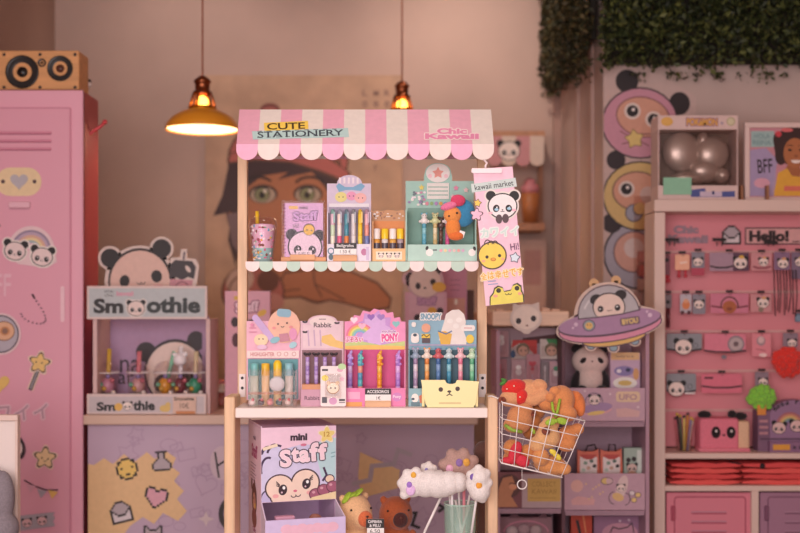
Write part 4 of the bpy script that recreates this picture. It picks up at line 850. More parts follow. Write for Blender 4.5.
# blue display
T = thing('pen_display', 'blue counter display with white cloud header, right end of lower shelf', 'display', bs(443, 3.0))
a = MB(Y + D); a.prism([(408.5, 402), (408.5, 320), (476.5, 320), (476.5, 402)], Y + D, .003, '#8fb7c9'); a.n = 2
a.prism([(441, 332), (444, 322), (446, 314), (452, 310), (459, 309.5), (464, 314), (466, 322), (464, 332), (467, 340), (466, 345), (446, 345), (439, 340)], Y + D - .004, .003, '#efe6df'); a.n = 37
a.otext('SNOOPY', 431, 316.5, 21, 6.5, '#7fa6ba', '#f2ece6', 1, .06)
for p_ in ((450, 321), (456, 326), (459, 320)): a.ell(*p_, 3, 2.4, '#f8f2ec')
a.poly([(438, 332), (445, 331), (452, 334), (450, 345), (441, 345)], '#e8b64a'); a.line([(438, 331), (446, 334), (452, 331)], 1.2, '#4f6fa0')
a.ell(426, 328, 4.5, 4.5, '#eaa98a'); a.rect(421.5, 334, 430, 338, '#efc63f'); a.line([(421.5, 336), (424, 334.5), (426.5, 337), (430, 334.5)], .8, '#2e2a2b'); a.rect(422, 338, 430, 343, '#5a4b52')
a.poly(rrp(411, 333, 419, 343, 3), '#f2ece6'); a.poly(rrp(411.5, 322, 416, 327, 2), '#f2ece6'); a.ell(415, 335, 2, 1.6, '#3c4d5c'); a.poly(rrp(461, 325, 475, 331, 2.6), '#f4eee8'); a.line([(464, 328), (472, 328)], .8, '#d98a8a'); a.ell(470, 339, 4, 4.5, '#f0cf4c'); a.line([(409, 345), (476, 345)], 1.2, '#b9a9c6')
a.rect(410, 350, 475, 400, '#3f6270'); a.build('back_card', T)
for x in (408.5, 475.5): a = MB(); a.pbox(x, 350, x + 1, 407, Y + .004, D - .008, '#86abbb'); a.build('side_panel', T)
a = MB(Y); a.pbox(408.5, 388.5, 476.5, 407.6, Y, .004, '#8fb7c0'); a.n = 1; a.ell(415, 398, 3.6, 4.4, '#f2ece6'); a.ell(413, 399, 1.6, 1.2, '#3c4d5c'); a.rect(411, 402, 420, 406, '#64808a'); a.poly([(419, 396), (423, 394), (425, 403), (420, 403)], '#d9795c'); a.build('front_tray', T)
for x, cc, tc, w_ in ((415.5, ('#cdb7cf', '#e6d6e2', '#a98fb0'), '#9fb0c4', 'pale lilac pen with grey-blue topper'), (427, ('#eea45c', '#f5c489', '#e28a4a'), '#f3e4d6', 'orange pen with cream topper'), (438.3, ('#5f86b8', '#7f9fcb', '#4a6fa6'), '#d26a70', 'blue pen with red topper'), (449, ('#4f9ab8', '#8cc8d6', '#3f86a6'), '#cfe0e2', 'aqua pen with white topper'), (460.5, ('#f09aae', '#f7c4c8', '#e8809c'), '#f4c6cc', 'pink pen with pink topper'), (472, ('#7fc79a', '#a9dcb4', '#6ab58a'), '#cfe6c4', 'green pen with light green topper')):
    pen('pen', '%s in the blue display' % w_, 'pen', 'pens in the blue display', x, 357, 400, Y + .028, cc, 2.3, 'figure', tc)
# yellow bear tray
T = thing('bear_tray', 'pale yellow plastic tray with a small bear face in front of the blue display', 'tray', bs(450, 2.955))
a = MB(2.945); a.prism([(421, 380), (445, 380), (446.5, 383), (449, 384), (453, 384), (455.5, 383), (457, 380), (479, 381.5), (475.5, 404), (473, 407.4), (428, 407.4), (425.5, 404)], 2.945, .004, '#f6e9a4', 'gloss'); a.n = 1
a.ell(440.8, 389.5, 2.3, 2.3, '#4a3a35'); a.ell(457.6, 388.8, 2.3, 2.3, '#4a3a35'); a.line([(446.5, 395.8), (449.4, 394), (449.6, 391.5)], 1, '#4a3a35'); a.line([(449.4, 394), (452.4, 395.6)], 1, '#4a3a35'); a.ell(449.3, 391.5, 2, 1.2, '#4a3a35')
a.rect(439, 402.4, 461, 403.8, '#e0c690'); a.build('face_front', T)
a = MB(); k = 2.95 / F
b0 = [W(421.5, 381, 2.949), W(478.5, 382, 2.949)]
a.box(W(427, 0, 2.95).x, W(474, 0, 2.95).x, 2.949, 2.98, zsh + .0008, zsh + .003, '#efe09a', 'gloss'); a.build('tray_floor', T)
a = MB(); a.pbox(422, 383, 424.5, 406.5, 2.949, .032, '#efe09a', 'gloss'); a.build('tray_side', T)
a = MB(); a.pbox(475.5, 383, 478, 406.5, 2.949, .032, '#efe09a', 'gloss'); a.build('tray_side', T)

# ================================================================== bottom tier of the stall
ZD = .585
# mini staff dispenser box, turned a little to show its left side
X0 = W(261, 0, 2.95).x; bw = (334.5 - 261) * 2.95 / F
T = thing('dispenser_box', 'lilac and pink cardboard dispenser box with monkey face and open front', 'box', Vector((X0, 2.95, ZD)))
k = 2.95 / F; zt1 = W(0, 428, 2.95).z; zf1 = W(0, 503, 2.95).z
Y = 2.95
a = MB(Y); a.pbox(261, 428, 334.5, 503, Y, .003, '#f5d3e6'); a.n = 1; a.clip = (261.3, 334.2, 428.2, 502.7)
a.poly([(261, 466), (275, 452), (300, 446), (330, 448), (334.5, 452), (334.5, 490), (300, 503), (261, 503)], '#d6d2f0')
a.poly([(312, 445), (334.5, 440), (334.5, 482), (320, 480)], '#bfe0e6')
for x, y, r_ in ((264, 459, 7), (268, 453, 7), (274, 450, 6), (262, 468, 5)): a.ell(x, y, r_, r_, '#4a3558')
for x, y, r_ in ((265, 460, 6), (269, 455, 6), (275, 452, 6), (262, 469, 5)): a.ell(x, y, r_, r_, '#dad5f3')
a.rect(261.5, 461, 296, 500, '#dad5f3'); a.arc(268, 470, 7, 12, 160, 290, 2.2, '#4a3558', 10); a.arc(276, 455, 9, 9, 190, 300, 2.2, '#4a3558', 10)
a.ell(268, 500, 8, 10, '#4a3558'); a.ell(268, 500, 6.6, 8.6, '#c9bfe6'); a.line([(322, 470), (325, 478), (321, 484)], 2.2, '#4a3558'); a.ell(328, 482, 5, 4.6, '#4a3558'); a.ell(328, 482, 4, 3.6, '#f3d8c0')
for x, y, rx, ry in ((279, 489, 14.5, 14), (304, 485, 14.5, 14.5), (291, 497, 22, 15)): a.ell(x, y, rx, ry, '#4a3340')
for x, y, rx, ry in ((279, 489, 13, 12.6), (304, 485, 13, 13), (291, 497, 20.6, 13.5)): a.ell(x, y, rx, ry, '#f6dccb')
for x, y, s_ in ((282, 491, -1), (305, 486, 1)):
    a.ell(x, y, 4.2, 5.4, '#3a2530', 8); a.ell(x + 1, y - 2, 1.4, 1.7, '#ffffff'); a.ell(x - 1, y + 2.6, .9, .9, '#e9c9d6')
    for q in range(3): a.line([(x + s_ * 3, y - 3 - q), (x + s_ * 6.4, y - 4.6 - 2 * q)], .9, '#3a2530')
a.ell(275, 497, 3, 2, '#f2b0b0'); a.ell(308, 495, 3, 2, '#f2b0b0'); a.ell(294, 492.6, 1.9, 1.3, '#d9748c'); a.arc(292.4, 497, 2.4, 2, 0, 180, .9, '#4a3340', 7); a.arc(296.8, 496.4, 2.4, 2, 0, 180, .9, '#4a3340', 7)
for x, y in ((314, 497), (322, 493), (331, 490)): a.ell(x, y, 6.6, 6.2, '#6b3a4c'); a.ell(x, y, 5.6, 5.2, '#a8617a'); a.ell(x - 2, y - 2, 1.6, 1.3, '#d9a3b2')
a.poly([(310, 500), (334.5, 495), (334.5, 503), (308, 503)], '#f2dcae')
a.clip = None
a.text('mini', 297.5, 438.4, 16.5, 7, '#3d2a3a', .05); 
for i, (ch, dx, w_, dy, h_) in enumerate((('S', 284.5, 10.5, 460.5, 17), ('t', 294, 7, 457.5, 14), ('a', 303, 9.5, 459, 12), ('f', 312.5, 8.5, 455, 18), ('f', 321, 8.5, 455, 16))):
    a.otext(ch, dx, dy - 1, w_, h_, '#4a2f4c', '#4a2f4c', 1.5, .03, -4)
for i, (ch, dx, w_, dy, h_) in enumerate((('S', 284.5, 10.5, 460.5, 17), ('t', 294, 7, 457.5, 14), ('a', 303, 9.5, 459, 12), ('f', 312.5, 8.5, 455, 18), ('f', 321, 8.5, 455, 16))):
    a.otext(ch, dx, dy - 1, w_, h_, '#fbdde8', '#fdeef4', .5, .03, -4)
a.ell(302, 446.5, 3, 1.4, '#d97f9c'); a.rstar(325, 437, 9.6, '#f7e6d4', 0); a.rstar(325, 437, 8, '#f3dc86', 0); a.text('12', 325, 436.5, 6, 5, '#c99a3c', .02)
a.line([(329, 456), (333.5, 455)], 1, '#8ab6bf'); a.line([(329, 460), (333, 459)], 1, '#8ab6bf'); a.poly([(262, 448), (276, 444), (277, 447), (263, 451)], '#f6e3c8')
a.build('front_panel', T)
def prect(x0, x1, y0, y1, z0, z1, col, name, kind='card'):
    a = MB(); a.box(x0, x1, y0, y1, z0, z1, col, kind); return a.build(name, T)
X1 = X0 + bw
prect(X0, X1, Y + .003, Y + .2, zt1 - .003, zt1, '#e8c0dc', 'top_panel'); prect(X1 - .003, X1, Y + .003, Y + .2, ZD, zt1 - .003, '#d9b8da', 'right_panel'); prect(X0, X1, Y + .2, Y + .203, ZD, zt1, '#d9b8da', 'rear_panel')
prect(X0 + .003, X1 - .003, Y + .003, Y + .2, ZD, ZD + .003, '#d9b8da', 'floor_panel')
# left side panel with its own print (drawn as a strip, turned a quarter)
a = MB(Y); S = .2
a.pbox(261, 426.5, 261 + S / k, 426.5 + (zt1 - ZD) / k, Y, .003, '#ecd2e2'); a.n = 1
fx = 261
a.otext('Staff', fx + 38, 456, 36, 14, '#b0487c', '#f2d6e6', 1.4, .05); a.text('mini', fx + 38, 442, 14, 5, '#6a4560', .02)
for q in range(6): a.line([(fx + 14, 470 + q * 3.4), (fx + 48 - (q % 3) * 4, 470 + q * 3.4)], .9, '#9c7a98')
a.ell(fx + 37, 506, 15, 17, '#6b3a35'); a.ell(fx + 22, 492, 4, 6, '#6b3a35'); a.ell(fx + 39, 491, 4, 6, '#6b3a35'); a.ell(fx + 37, 509, 9, 10, '#c98f78'); a.ell(fx + 25, 505, 1.6, 1.8, '#2b1a1a'); a.ell(fx + 35, 505, 1.6, 1.8, '#2b1a1a'); a.ell(fx + 42, 512, 4, 3, '#f0c65a'); a.ell(fx + 37, 525, 14, 10, '#8a4a42'); a.text('Chic', fx + 37, 537, 18, 5, '#b0487c', .03)
for v in a.v:   # fold it round the corner: along-x becomes along-depth
    u = v.x - X0; d_ = v.y - Y; v.x = X0 + d_; v.y = Y + S - u + .003
a.build('left_panel', T)
# dispenser mouth: side flaps, lip and floor
yo = Y - .085
zl = W(0, 521, yo).z
for sgn, xx in ((0, X0), (1, X1)):
    a = MB(); t_ = .003 if sgn == 0 else -.003; o_ = .004 * (-1 if sgn == 0 else 1)
    pts = [(xx, Y, zf1), (xx + o_, yo, zl), (xx + o_, yo, ZD), (xx, Y, ZD)]
    a.add(pts + [(p[0] + t_, p[1], p[2]) for p in pts], [[0, 1, 2, 3], [7, 6, 5, 4], [0, 4, 5, 1], [1, 5, 6, 2], [2, 6, 7, 3], [3, 7, 4, 0]], '#e3d3ea'); a.build('mouth_side', T)
a = MB(yo); a.box(X0 - .004, X1 + .004, yo - .003, yo, ZD, zl, '#d9c9ee'); kx = yo / F
a.Y = yo - .003; a.n = 1
for dx in range(7): a.ell(276 + dx * 7.5, 531 + (dx % 2), 6, 5, '#f3c2d6')
a.build('mouth_lip', T)
T['_x'] = 1
def inbox(u, v): return Vector((X0 + 1.05 * u * cos(R(17)) - v * sin(R(17)), Y + 1.05 * u * sin(R(17)) + v * cos(R(17)), ZD + .0035))
p = inbox(.055, -.03); zt5 = W(0, 516, p.y).z
a = MB(); a.box(p.x - .026, p.x + .026, p.y - .012, p.y + .012, p.z, zt5, '#e3a9c2', bev=.002, rot=(0, 0, R(17))); a.build('surprise_packet', label='flat pink packet lying in the mouth of the monkey-face box', cat='packet')
p = inbox(.135, -.025); zt5 = W(0, 518, p.y).z
a = MB(); a.sph(Vector((p.x, p.y, zt5)), (.017, .014, .012), '#a06a5c', 'gloss', seg=14); a.box(p.x - .013, p.x + .013, p.y - .01, p.y + .01, p.z, zt5, '#a8796c', bev=.002, rot=(0, 0, R(17))); a.build('surprise_figure', label='small brown toy in the mouth of the monkey-face box', cat='toy')
T.rotation_euler = (0, 0, R(17)); T.scale = (1.05, 1, 1)

# capybara plushes
def capy(name, label, c, s, col, mcol, rot=(0, 0, 0), body=True, extra=None, remesh=.0035, headonly=False, grp=None, tilt=None):
    """sitting capybara plush, s = head width in metres; c = base point"""
    T = thing(name, label, 'plush toy', c, grp); c = Vector(c)
    a = MB()
    a.sph(c + Vector((0, .1 * s, .5 * s)), (.52 * s, .5 * s, .52 * s), col, 'plush'); a.sph(c + Vector((0, -.02 * s, 1.26 * s)), (.5 * s, .46 * s, .54 * s), col, 'plush')
    a.sph(c + Vector((.03 * s, -.34 * s, 1.2 * s)), (.33 * s, .28 * s, .31 * s), col, 'plush')
    for q in (-1, 1):
        a.sph(c + Vector((q * .36 * s, .02 * s, 1.7 * s)), (.11 * s, .08 * s, .12 * s), col, 'plush', seg=12); a.sph(c + Vector((q * .42 * s, -.32 * s, .12 * s)), (.15 * s, .28 * s, .13 * s), col, 'plush', seg=12); a.sph(c + Vector((q * .46 * s, -.22 * s, .62 * s)), (.14 * s, .2 * s, .24 * s), col, 'plush', seg=12)
    a.build('body', T, remesh=remesh)
    a = MB(); a.sph(c + Vector((.03 * s, -.55 * s, 1.2 * s)), (.22 * s, .12 * s, .22 * s), mcol, 'plush', seg=16); mz = a.build('muzzle', T)
    a = MB(); a.sph(c + Vector((.03 * s, -.66 * s, 1.28 * s)), (.05 * s, .03 * s, .03 * s), '#5a2f26', 'gloss', seg=8); a.tube([c + Vector((.03 * s, -.67 * s, 1.25 * s)), c + Vector((.03 * s, -.67 * s, 1.13 * s))], .012 * s, '#5a2f26', 'cloth', 6); a.build('nose', mz)
    for q in (-1, 1): a = MB(); a.sph(c + Vector((q * .31 * s, -.38 * s, 1.44 * s)), .032 * s, '#231715', 'gloss', seg=10); a.build('eye', T)
    if extra: extra(T, c, s)
    T.rotation_euler = rot
    return T
def leafhat(T, c, s):
    a = MB()
    for q, (dx, dz) in enumerate(((-.15, .0), (.05, .04), (-.3, -.06))): a.sph(c + Vector((dx * s, -.1 * s, (1.80 + dz) * s)), (.2 * s, .14 * s, .05 * s), '#a9c93f', 'cloth', rot=(0, -.3 - .3 * q, 0), seg=12)
    a.build('leaf', T)
s_ = .112
capy('capybara_plush', 'cream capybara plush with orange muzzle and green leaf beside the dispenser box', Vector((W(354.5, 0, 3.07).x, 3.05, ZD + .003)), .1, '#f0c090', '#e0764a', (0, 0, R(32)), extra=leafhat)
capy('capybara_plush', 'russet brown capybara plush with very dark muzzle behind the price tag', Vector((W(395.5, 0, 3.05).x, 3.07, ZD + .003)), .095, '#a8532d', '#4a2220', (0, 0, R(12)))
T = thing('price_tag', 'black and white capybara price tag between the two sitting plushes', 'price tag', Vector((W(375, 0, 2.95).x, 2.95, ZD)))
a = MB(2.95); a.pbox(367, 519, 384, 533, 2.95, .002, '#f4efec'); a.n = 1; a.rect(366, 519, 384, 528, '#262122'); a.text('CAPIBARA', 375, 521.6, 14, 3, '#f2eeee', .02); a.text('& PELU', 375, 525.6, 11, 3, '#f2eeee', .02); a.text('6,50', 375, 531.5, 10, 4.5, '#3a3535', .0); a.build('card', T)
a = MB(); a.pbox(374, 532, 376, 564, 2.953, .003, '#d8d2ce', 'plastic'); c = T.location; a.box(c.x - .02, c.x + .02, 2.94, 2.98, ZD, ZD + .004, '#d8d2ce', 'plastic'); a.build('stand', T)

# mint tumbler of fluffy paw pens
CX, CY = W(460, 0, 3.0).x, 3.0; k = 3.0 / F; zr = W(0, 503, 3.0).z
T = thing('pen_tumbler', 'translucent mint tumbler holding the fluffy paw pens', 'cup', Vector((CX, CY, ZD)))
a = MB(); a.lathe([(0, .002), (14.5 * k, .002), (16.3 * k, zr - ZD), (15.9 * k, zr - ZD), (14.1 * k, .005), (0, .005)], T.location, '#bfe8d6', 'frost', 32); a.build('cup_body', T)
a = MB(); a.tube([T.location + Vector((16.1 * k * cos(2 * pi * q / 28), 16.1 * k * sin(2 * pi * q / 28), zr - ZD)) for q in range(28)], .0014, '#c4e6d6', 'gloss', 6, closed=True); a.build('rim', T)
for i_, (xa_, xb_) in enumerate(((-.03, .028), (.026, -.014), (-.012, .03))):
    a = MB(); a.tube([(CX + xa_ * .8, CY - .02 + .012 * i_, ZD + .006), (CX + xb_ * .9, CY - .015 + .014 * i_, zr - .004 + .012 * i_)], .0032, '#f6efec', 'gloss', 8); a.build('lollipop_stick', label='white stick inside the mint tumbler, %s' % ('slanting up to the right in front', 'slanting up to the left', 'slanting up to the right at the back')[i_], cat='stick', group='white sticks in the mint tumbler')
def pawpen(label, foot, head, r, col, size, pads, stick='#f3eeee', end=None):
    foot = Vector(foot); head = Vector(head)
    T = thing('paw_pen', label, 'pen', foot, 'fluffy paw pens in the mint tumbler')
    a = MB(); a.tube([foot, end or head], .0032, stick, 'gloss', 10); a.build('stick', T)
    a = MB(); kz = size
    a.sph(head, (kz * 1.0, kz * .6, kz * .98), col, 'plush')
    for q, (dx, dz) in enumerate(pads['toes']): a.sph(head + Vector((dx * kz, 0, dz * kz)), kz * .38, col, 'plush', seg=12)
    for b in pads.get('arm', []): a.sph(head + Vector((b[0] * kz, .1 * kz, b[1] * kz)), kz * b[2], col, 'plush', seg=14)
    a.build('fluffy_paw', T, remesh=.003)
    a = MB()
    for dx, dz, c_, rr_ in pads['pads']: a.sph(head + Vector((dx * kz, -.62 * kz + .3 * kz * (dx * dx + dz * dz), dz * kz)), (rr_ * kz, .07 * kz, rr_ * kz * 1.15), c_, 'cloth', seg=12)
    a.build('paw_pad', T)
zb_ = ZD + .006
pawpen('large white fluffy paw pen leaning out to the left over the tumbler', (CX - .02, CY - .01, zb_ + .0), W(412, 484, 2.95), .0, '#f4ece8', 13.5 * k, end=W(452, 488, 2.96), pads={'toes': [(-.55, -.75), (-.75, .05), (-.35, .75), (.3, .9)], 'arm': [(1.0, -.05, .95), (1.9, -.05, 1.0), (2.7, .05, .9), (3.4, .1, .75), (1.3, .15, .9), (2.3, -.1, .9)], 'pads': [(-.2, .8 - .75, '#a87fd6', .2), (.1, .72, '#f0b648', .2), (-.1, -.35, '#ecc4f0', .35)]})
pawpen('white paw pen whose small toes peep over the large white one', (CX - .012, CY + .012, zb_), W(428, 470, 3.0), .0, '#f1e8e2', 8 * k, end=W(448, 478, 3.0), pads={'toes': [(-.6, .5), (.1, .8), (.8, .3), (1.5, -.3)], 'pads': [(-.2, .1, '#9a8fd0', .22)]})
pawpen('dusty mauve fluffy paw pen standing tallest in the tumbler', (CX + .004, CY + .018, zb_), W(458, 466, 3.03), .0, '#c39f94', 16 * k, {'toes': [(-.9, .1), (-.4, .75), (.35, .8), (.95, .35)], 'arm': [(-.2, -.6, .6), (.6, -.4, .7)], 'pads': [(.5, .3, '#efb350', .22), (.05, .3, '#9a78b8', .22), (-.55, -.1, '#f3b9d2', .24)]})
pawpen('white fluffy paw pen leaning right against the stall leg', (CX + .018, CY - .012, zb_), W(478.5, 484, 2.87), .0, '#f3ebe6', 12.5 * k, {'toes': [(-.6, .7), (0, 1.15), (.6, .8), (.75, .1), (.3, -1.1)], 'arm': [(.05, .5, .85), (.1, -.55, .85)], 'pads': [(.0, .0, '#f0a63f', .24), (-.45, .6, '#7f62b0', .24), (.1, -.75, '#9f9ad8', .2)]})
for i, (fx_, hx, hy, c_, w_) in enumerate(((440, 424, 501, '#f6efec', 'white stick leaning far left in front of the tumbler'),)):
    a = MB(); a.tube([W(424.5, 532, 2.93), W(441, 497, 2.96)], .0035, '#f6efec', 'gloss', 10); a.tube([W(424.5, 532, 2.93), (W(424.5, 532, 2.93).x - .008, 2.93, ZD)], .0034, '#f6efec', 'gloss', 10); a.build('lollipop_stick', label=w_, cat='stick')
a = MB(); a.tube([(CX + .01, CY - .01, zb_), W(464, 482, 2.99)], .004, '#e88f9c', 'gloss', 10); a.build('striped_straw', label='pink straw standing upright in the mint tumbler', cat='straw')
a = MB(); c = Vector((W(484, 0, 3.12).x, 3.12, 0)); a.sph(W(484, 452, 3.12), (11 * k, 9 * k, 12 * k), '#6d4a40', 'plush'); a.sph(W(482, 470, 3.12), (10 * k, 9 * k, 10 * k), '#6d4a40', 'plush'); a.tube([W(482, 476, 3.12), (W(482, 0, 3.12).x, 3.12, ZD)], .012, '#6d4a40', 'plush', 10)
a.build('brown_pompom', label='dark brown fluffy pompom pen behind the right stall leg', cat='pompom', remesh=.004)

# ================================================================== wire basket of capybaras on the right leg
T = thing('wire_basket', 'white wire basket tilted on the right stall leg, full of capybara plushes', 'basket', W(530, 468, 2.9))
YF_, YBk = 2.86, 3.0
TL, TR, BR, BL = (502.5, 402.5), (585, 421), (562, 477.5), (501.5, 463)
def gp(u, v, Y):
    x = TL[0] + (TR[0] - TL[0]) * u; y = TL[1] + (TR[1] - TL[1]) * u; x2 = BL[0] + (BR[0] - BL[0]) * u; y2 = BL[1] + (BR[1] - BL[1]) * u
    p = W(x + (x2 - x) * v, y + (y2 - y) * v, YF_); return Vector((p.x, Y, p.z))
wr = .0011
def wires(name, segs, r=wr):
    a = MB()
    for s in segs: a.tube(s, r, '#f3e9e6', 'gloss', 6)
    a.build(name, T)
wires('front_grid', [[gp(u, 0, YF_), gp(u, .5, YF_), gp(u * .97 + .015, 1, YF_)] for u in [i / 5 for i in range(6)]] + [[gp(i / 5, v, YF_) for i in range(6)] for v in (0.27, .52, .76)])
wires('back_grid', [[gp(u, 0, YBk), gp(u, 1, YBk)] for u in [i / 5 for i in range(6)]] + [[gp(0, v, YBk), gp(1, v, YBk)] for v in (0.27, .52, .76)])
wires('side_grid', [[gp(0, v, YF_), gp(0, v, YBk)] for v in (.27, .52, .76)] + [[gp(0, 0, YF_ + .07), gp(0, 1, YF_ + .07)]])
wires('side_grid', [[gp(1, v, YF_), gp(1, v, YBk)] for v in (.27, .52, .76)] + [[gp(1, 0, YF_ + .07), gp(1, 1, YF_ + .07)]])
wires('floor_grid', [[gp(i / 5, 1, YF_), gp(i / 5, 1, YBk)] for i in range(6)] + [[gp(0, 1, YF_ + .07), gp(1, 1, YF_ + .07)]])
a = MB()
for v in (0, 1): a.tube([gp(0, v, YF_), gp(1, v, YF_), gp(1, v, YBk), gp(0, v, YBk)], .0019, '#f5ece9', 'gloss', 8, closed=True)
a.build('rim', T)
a = MB(); hk = gp(0, 0, YF_); a.tube([gp(0, 0, YF_ + .05), W(497, 398, 2.92), W(492, 396, 2.925), W(488, 396.3, 2.93)], .0018, '#f5ece9', 'gloss', 6); a.build('hook', T)
def blob(name, label, parts, col, mz=None, acc=()):
    """a plush squeezed into the basket: ellipsoids (px, py, Y, rx, ry, rot) fused into one body"""
    k = 2.93 / F; parts = [(max(q[0] + 2.5, 503 + q[3]) if q[1] > 402 else q[0] + 5,) + q[1:] for q in parts]; c = W(parts[0][0], parts[0][1], parts[0][2]); T = thing(name, label, 'plush toy', c, 'capybara plushes in the wire basket')
    a = MB()
    for x, y, Y, rx, ry, ro in parts: a.sph(W(x, y, Y), (rx * k, min(rx, ry) * k * .9, ry * k), col, 'plush', rot=(0, R(ro), 0), seg=16)
    a.build('body', T, remesh=.0028)
    if mz:
        x, y, Y, rx, ry = mz; a = MB(); a.sph(W(x, y, Y), (rx * k, .6 * rx * k, ry * k), '#8a4632', 'plush', seg=14); m_ = a.build('muzzle', T)
        a = MB(); a.sph(W(x, y - ry * .3, Y - .6 * rx * k), (.25 * rx * k, .15 * rx * k, .18 * ry * k), '#3a1c18', 'gloss', seg=8); a.build('nose', m_)
    for nm, kind_, col_, sh in acc:
        a = MB()
        for s in sh:
            if s[0] == 's': a.sph(W(s[1], s[2], s[3]), (s[4] * k, s[5] * k, s[6] * k), col_, kind_, rot=(0, R(s[7]), 0), seg=14)
            else: a.tube([W(*q) for q in s[1]], s[2] * k, col_, kind_, 8)
        a.build(nm, T)
    return T
PO = '#dd9a66'
blob('capybara_plush', 'capybara plush wearing a red strawberry hood on top of the heap, at left', [(523, 392, 2.94, 17, 13, 0), (506, 398, 2.92, 12, 9, -10), (535, 385, 2.92, 8, 6, 20), (537, 396, 2.91, 9, 6, -15), (528, 400, 2.91, 9, 6, 0)], '#dfa072', (502, 400, 2.895, 4, 3.4), [('strawberry_hood', 'plush', '#e0302c', [('s', 514, 388, 2.925, 13, 9, 9, -12), ('s', 521, 397, 2.912, 6.5, 6, 8, 20)]), ('hood_leaf', 'cloth', '#4f8a3c', [('s', 503, 383, 2.92, 4, 2, 2, -30), ('s', 504, 380, 2.92, 3.5, 2, 1.6, 20)]), ('seed', 'gloss', '#f4dcc4', [('s', 514, 386, 2.893, .8, .5, .8, 0), ('s', 520, 397, 2.893, .8, .5, .8, 0), ('s', 507, 389, 2.896, .8, .5, .8, 0)])])
blob('capybara_plush', 'capybara plush with green bow lying highest at the basket middle', [(556, 400, 2.93, 14, 15, 0), (545, 403, 2.92, 10, 8, 0), (550, 391, 2.91, 6, 5, 0), (562, 413, 2.91, 13, 9, 10), (545, 397, 2.90, 5, 5, 0)], '#dc8f58', None, [('green_bow', 'cloth', '#9fbf3e', [('t', [(552, 402, 2.888), (553, 410, 2.882), (556, 417, 2.88)], 1.4), ('t', [(560, 399, 2.893), (558, 409, 2.884), (556, 417, 2.88)], 1.4), ('s', 551, 422, 2.868, 6, 1.6, 3.4, -15), ('s', 562, 421, 2.868, 6, 1.6, 3.4, 15), ('s', 556, 421, 2.866, 2, 1.6, 2, 0)])])
blob('capybara_plush', 'capybara plush poking an orange paw out at the right rim', [(574, 403, 2.95, 9, 13, -15), (571, 398, 2.94, 5, 7, 15), (578, 408, 2.94, 5, 9, 0)], '#e07f45', None, [('red_scarf', 'cloth', '#d8382e', [('s', 569, 401, 2.925, 5, 3, 2, 20)])])
blob('capybara_plush', 'capybara plush with green collar behind the upper left wires', [(517, 419, 2.92, 13, 15, 0), (507, 425, 2.91, 10, 8, 0), (523, 408, 2.91, 8, 6, 10)], '#d5905f', None, [('green_collar', 'cloth', '#93b445', [('t', [(505, 425, 2.885), (512, 430, 2.876), (522, 432, 2.88)], 1.8)])])
blob('capybara_plush', 'pale capybara plush with brown nose in the basket centre', [(545, 437, 2.91, 13, 12, 0), (548, 424, 2.91, 9, 8, 0), (535, 444, 2.9, 9, 8, 0), (540, 426, 2.91, 4, 4, 0)], '#e7b27c', (546, 431, 2.873, 4.5, 4), [('green_ribbon', 'cloth', '#9fbf3e', [('s', 533, 431, 2.874, 3.5, 1.5, 2, 60)])])
blob('capybara_plush', 'capybara plush in a crimson jacket at the lower left corner', [(512, 457, 2.92, 14, 10, 0), (506, 448, 2.91, 9, 9, 0), (525, 452, 2.91, 8, 8, 0)], '#d2894f', None, [('crimson_jacket', 'cloth', '#d63345', [('s', 515, 453, 2.888, 6, 3, 12, 20), ('s', 522, 461, 2.888, 8, 3, 6, 30), ('s', 507, 461, 2.888, 6, 3, 4, 0)])])
blob('capybara_plush', 'capybara plush with yellow flower tag at the basket bottom right', [(548, 465, 2.92, 18, 10, 12), (538, 457, 2.9, 9, 9, 0), (562, 469, 2.91, 7, 6, 0)], '#e09a5e', None, [('yellow_flower', 'cloth', '#ead54c', [('s', 553, 452, 2.876, 4, 1.6, 2.6, 30), ('s', 558, 457, 2.874, 4, 1.6, 2.6, 50), ('s', 555, 455, 2.872, 2, 1.6, 2, 0)])])
blob('capybara_plush', 'capybara plush pressed against the right side wires with open arm', [(566, 434, 2.93, 12, 9, -20), (575, 429, 2.92, 7, 6, 0), (564, 444, 2.92, 10, 8, 0)], '#d88c55', None, [])
blob('capybara_plush', 'dark tan capybara plush wedged between upper left and centre plushes', [(534, 412, 2.95, 9, 8, 0), (531, 421, 2.94, 8, 8, 0), (528, 432, 2.95, 8, 8, 0)], '#b9743f', (533, 414, 2.912, 3.6, 3))
a = MB(); a.tube([W(522 + 4.6 * cos(2 * pi * q / 20), 484.5, 2.9) + Vector((0, 0, 4.6 * 2.9 / F * sin(2 * pi * q / 20))) for q in range(20)], .0016, '#f3ece9', 'gloss', 6, closed=True)
p = W(522, 480, 2.9); a.tube([p, Vector((p.x, 2.9, W(0, 469.2, 2.9).z))], .0008, '#f3ece9', 'gloss', 5); a.build('key_ring', label='white ring dangling under the wire basket', cat='ring')
# ================================================================== card display stand between stall and rack
YM = 3.75
T = thing('product_stand', 'two-column purple card stand with flying-saucer topper, right of the stall', 'display stand', Vector((W(572, 0, 3.85).x, 3.85, 0)))
ST = T
DP = '#b592a2'
def vx(px, Y): return (px - 400) * Y / F
def zz(py, Y): return CZ - (py - HY) * Y / F
a = MB(3.98); a.box(vx(497, YM), vx(649, YM), 3.98, 3.985, .03, zz(330, 3.98), DP); a.n = 1
rr = random.Random(12)
for i in range(26):
    x, y = rr.uniform(568, 636), rr.uniform(345, 385); a.star(x, y, rr.uniform(.8, 2.2), '#c9a3b6', 0, .4, 4)
a.build('back_panel', T)
for x in (496.5, 562, 646):
    a = MB(); a.box(vx(x, YM), vx(x, YM) + .012, YM + .004, 3.98, .03, zz(331 if x < 500 else 326, YM), '#5e3a46' if x == 562 else '#b08a9a'); a.build('side_panel', T)  # middle panel: shade of the gap between columns put into its dark colour
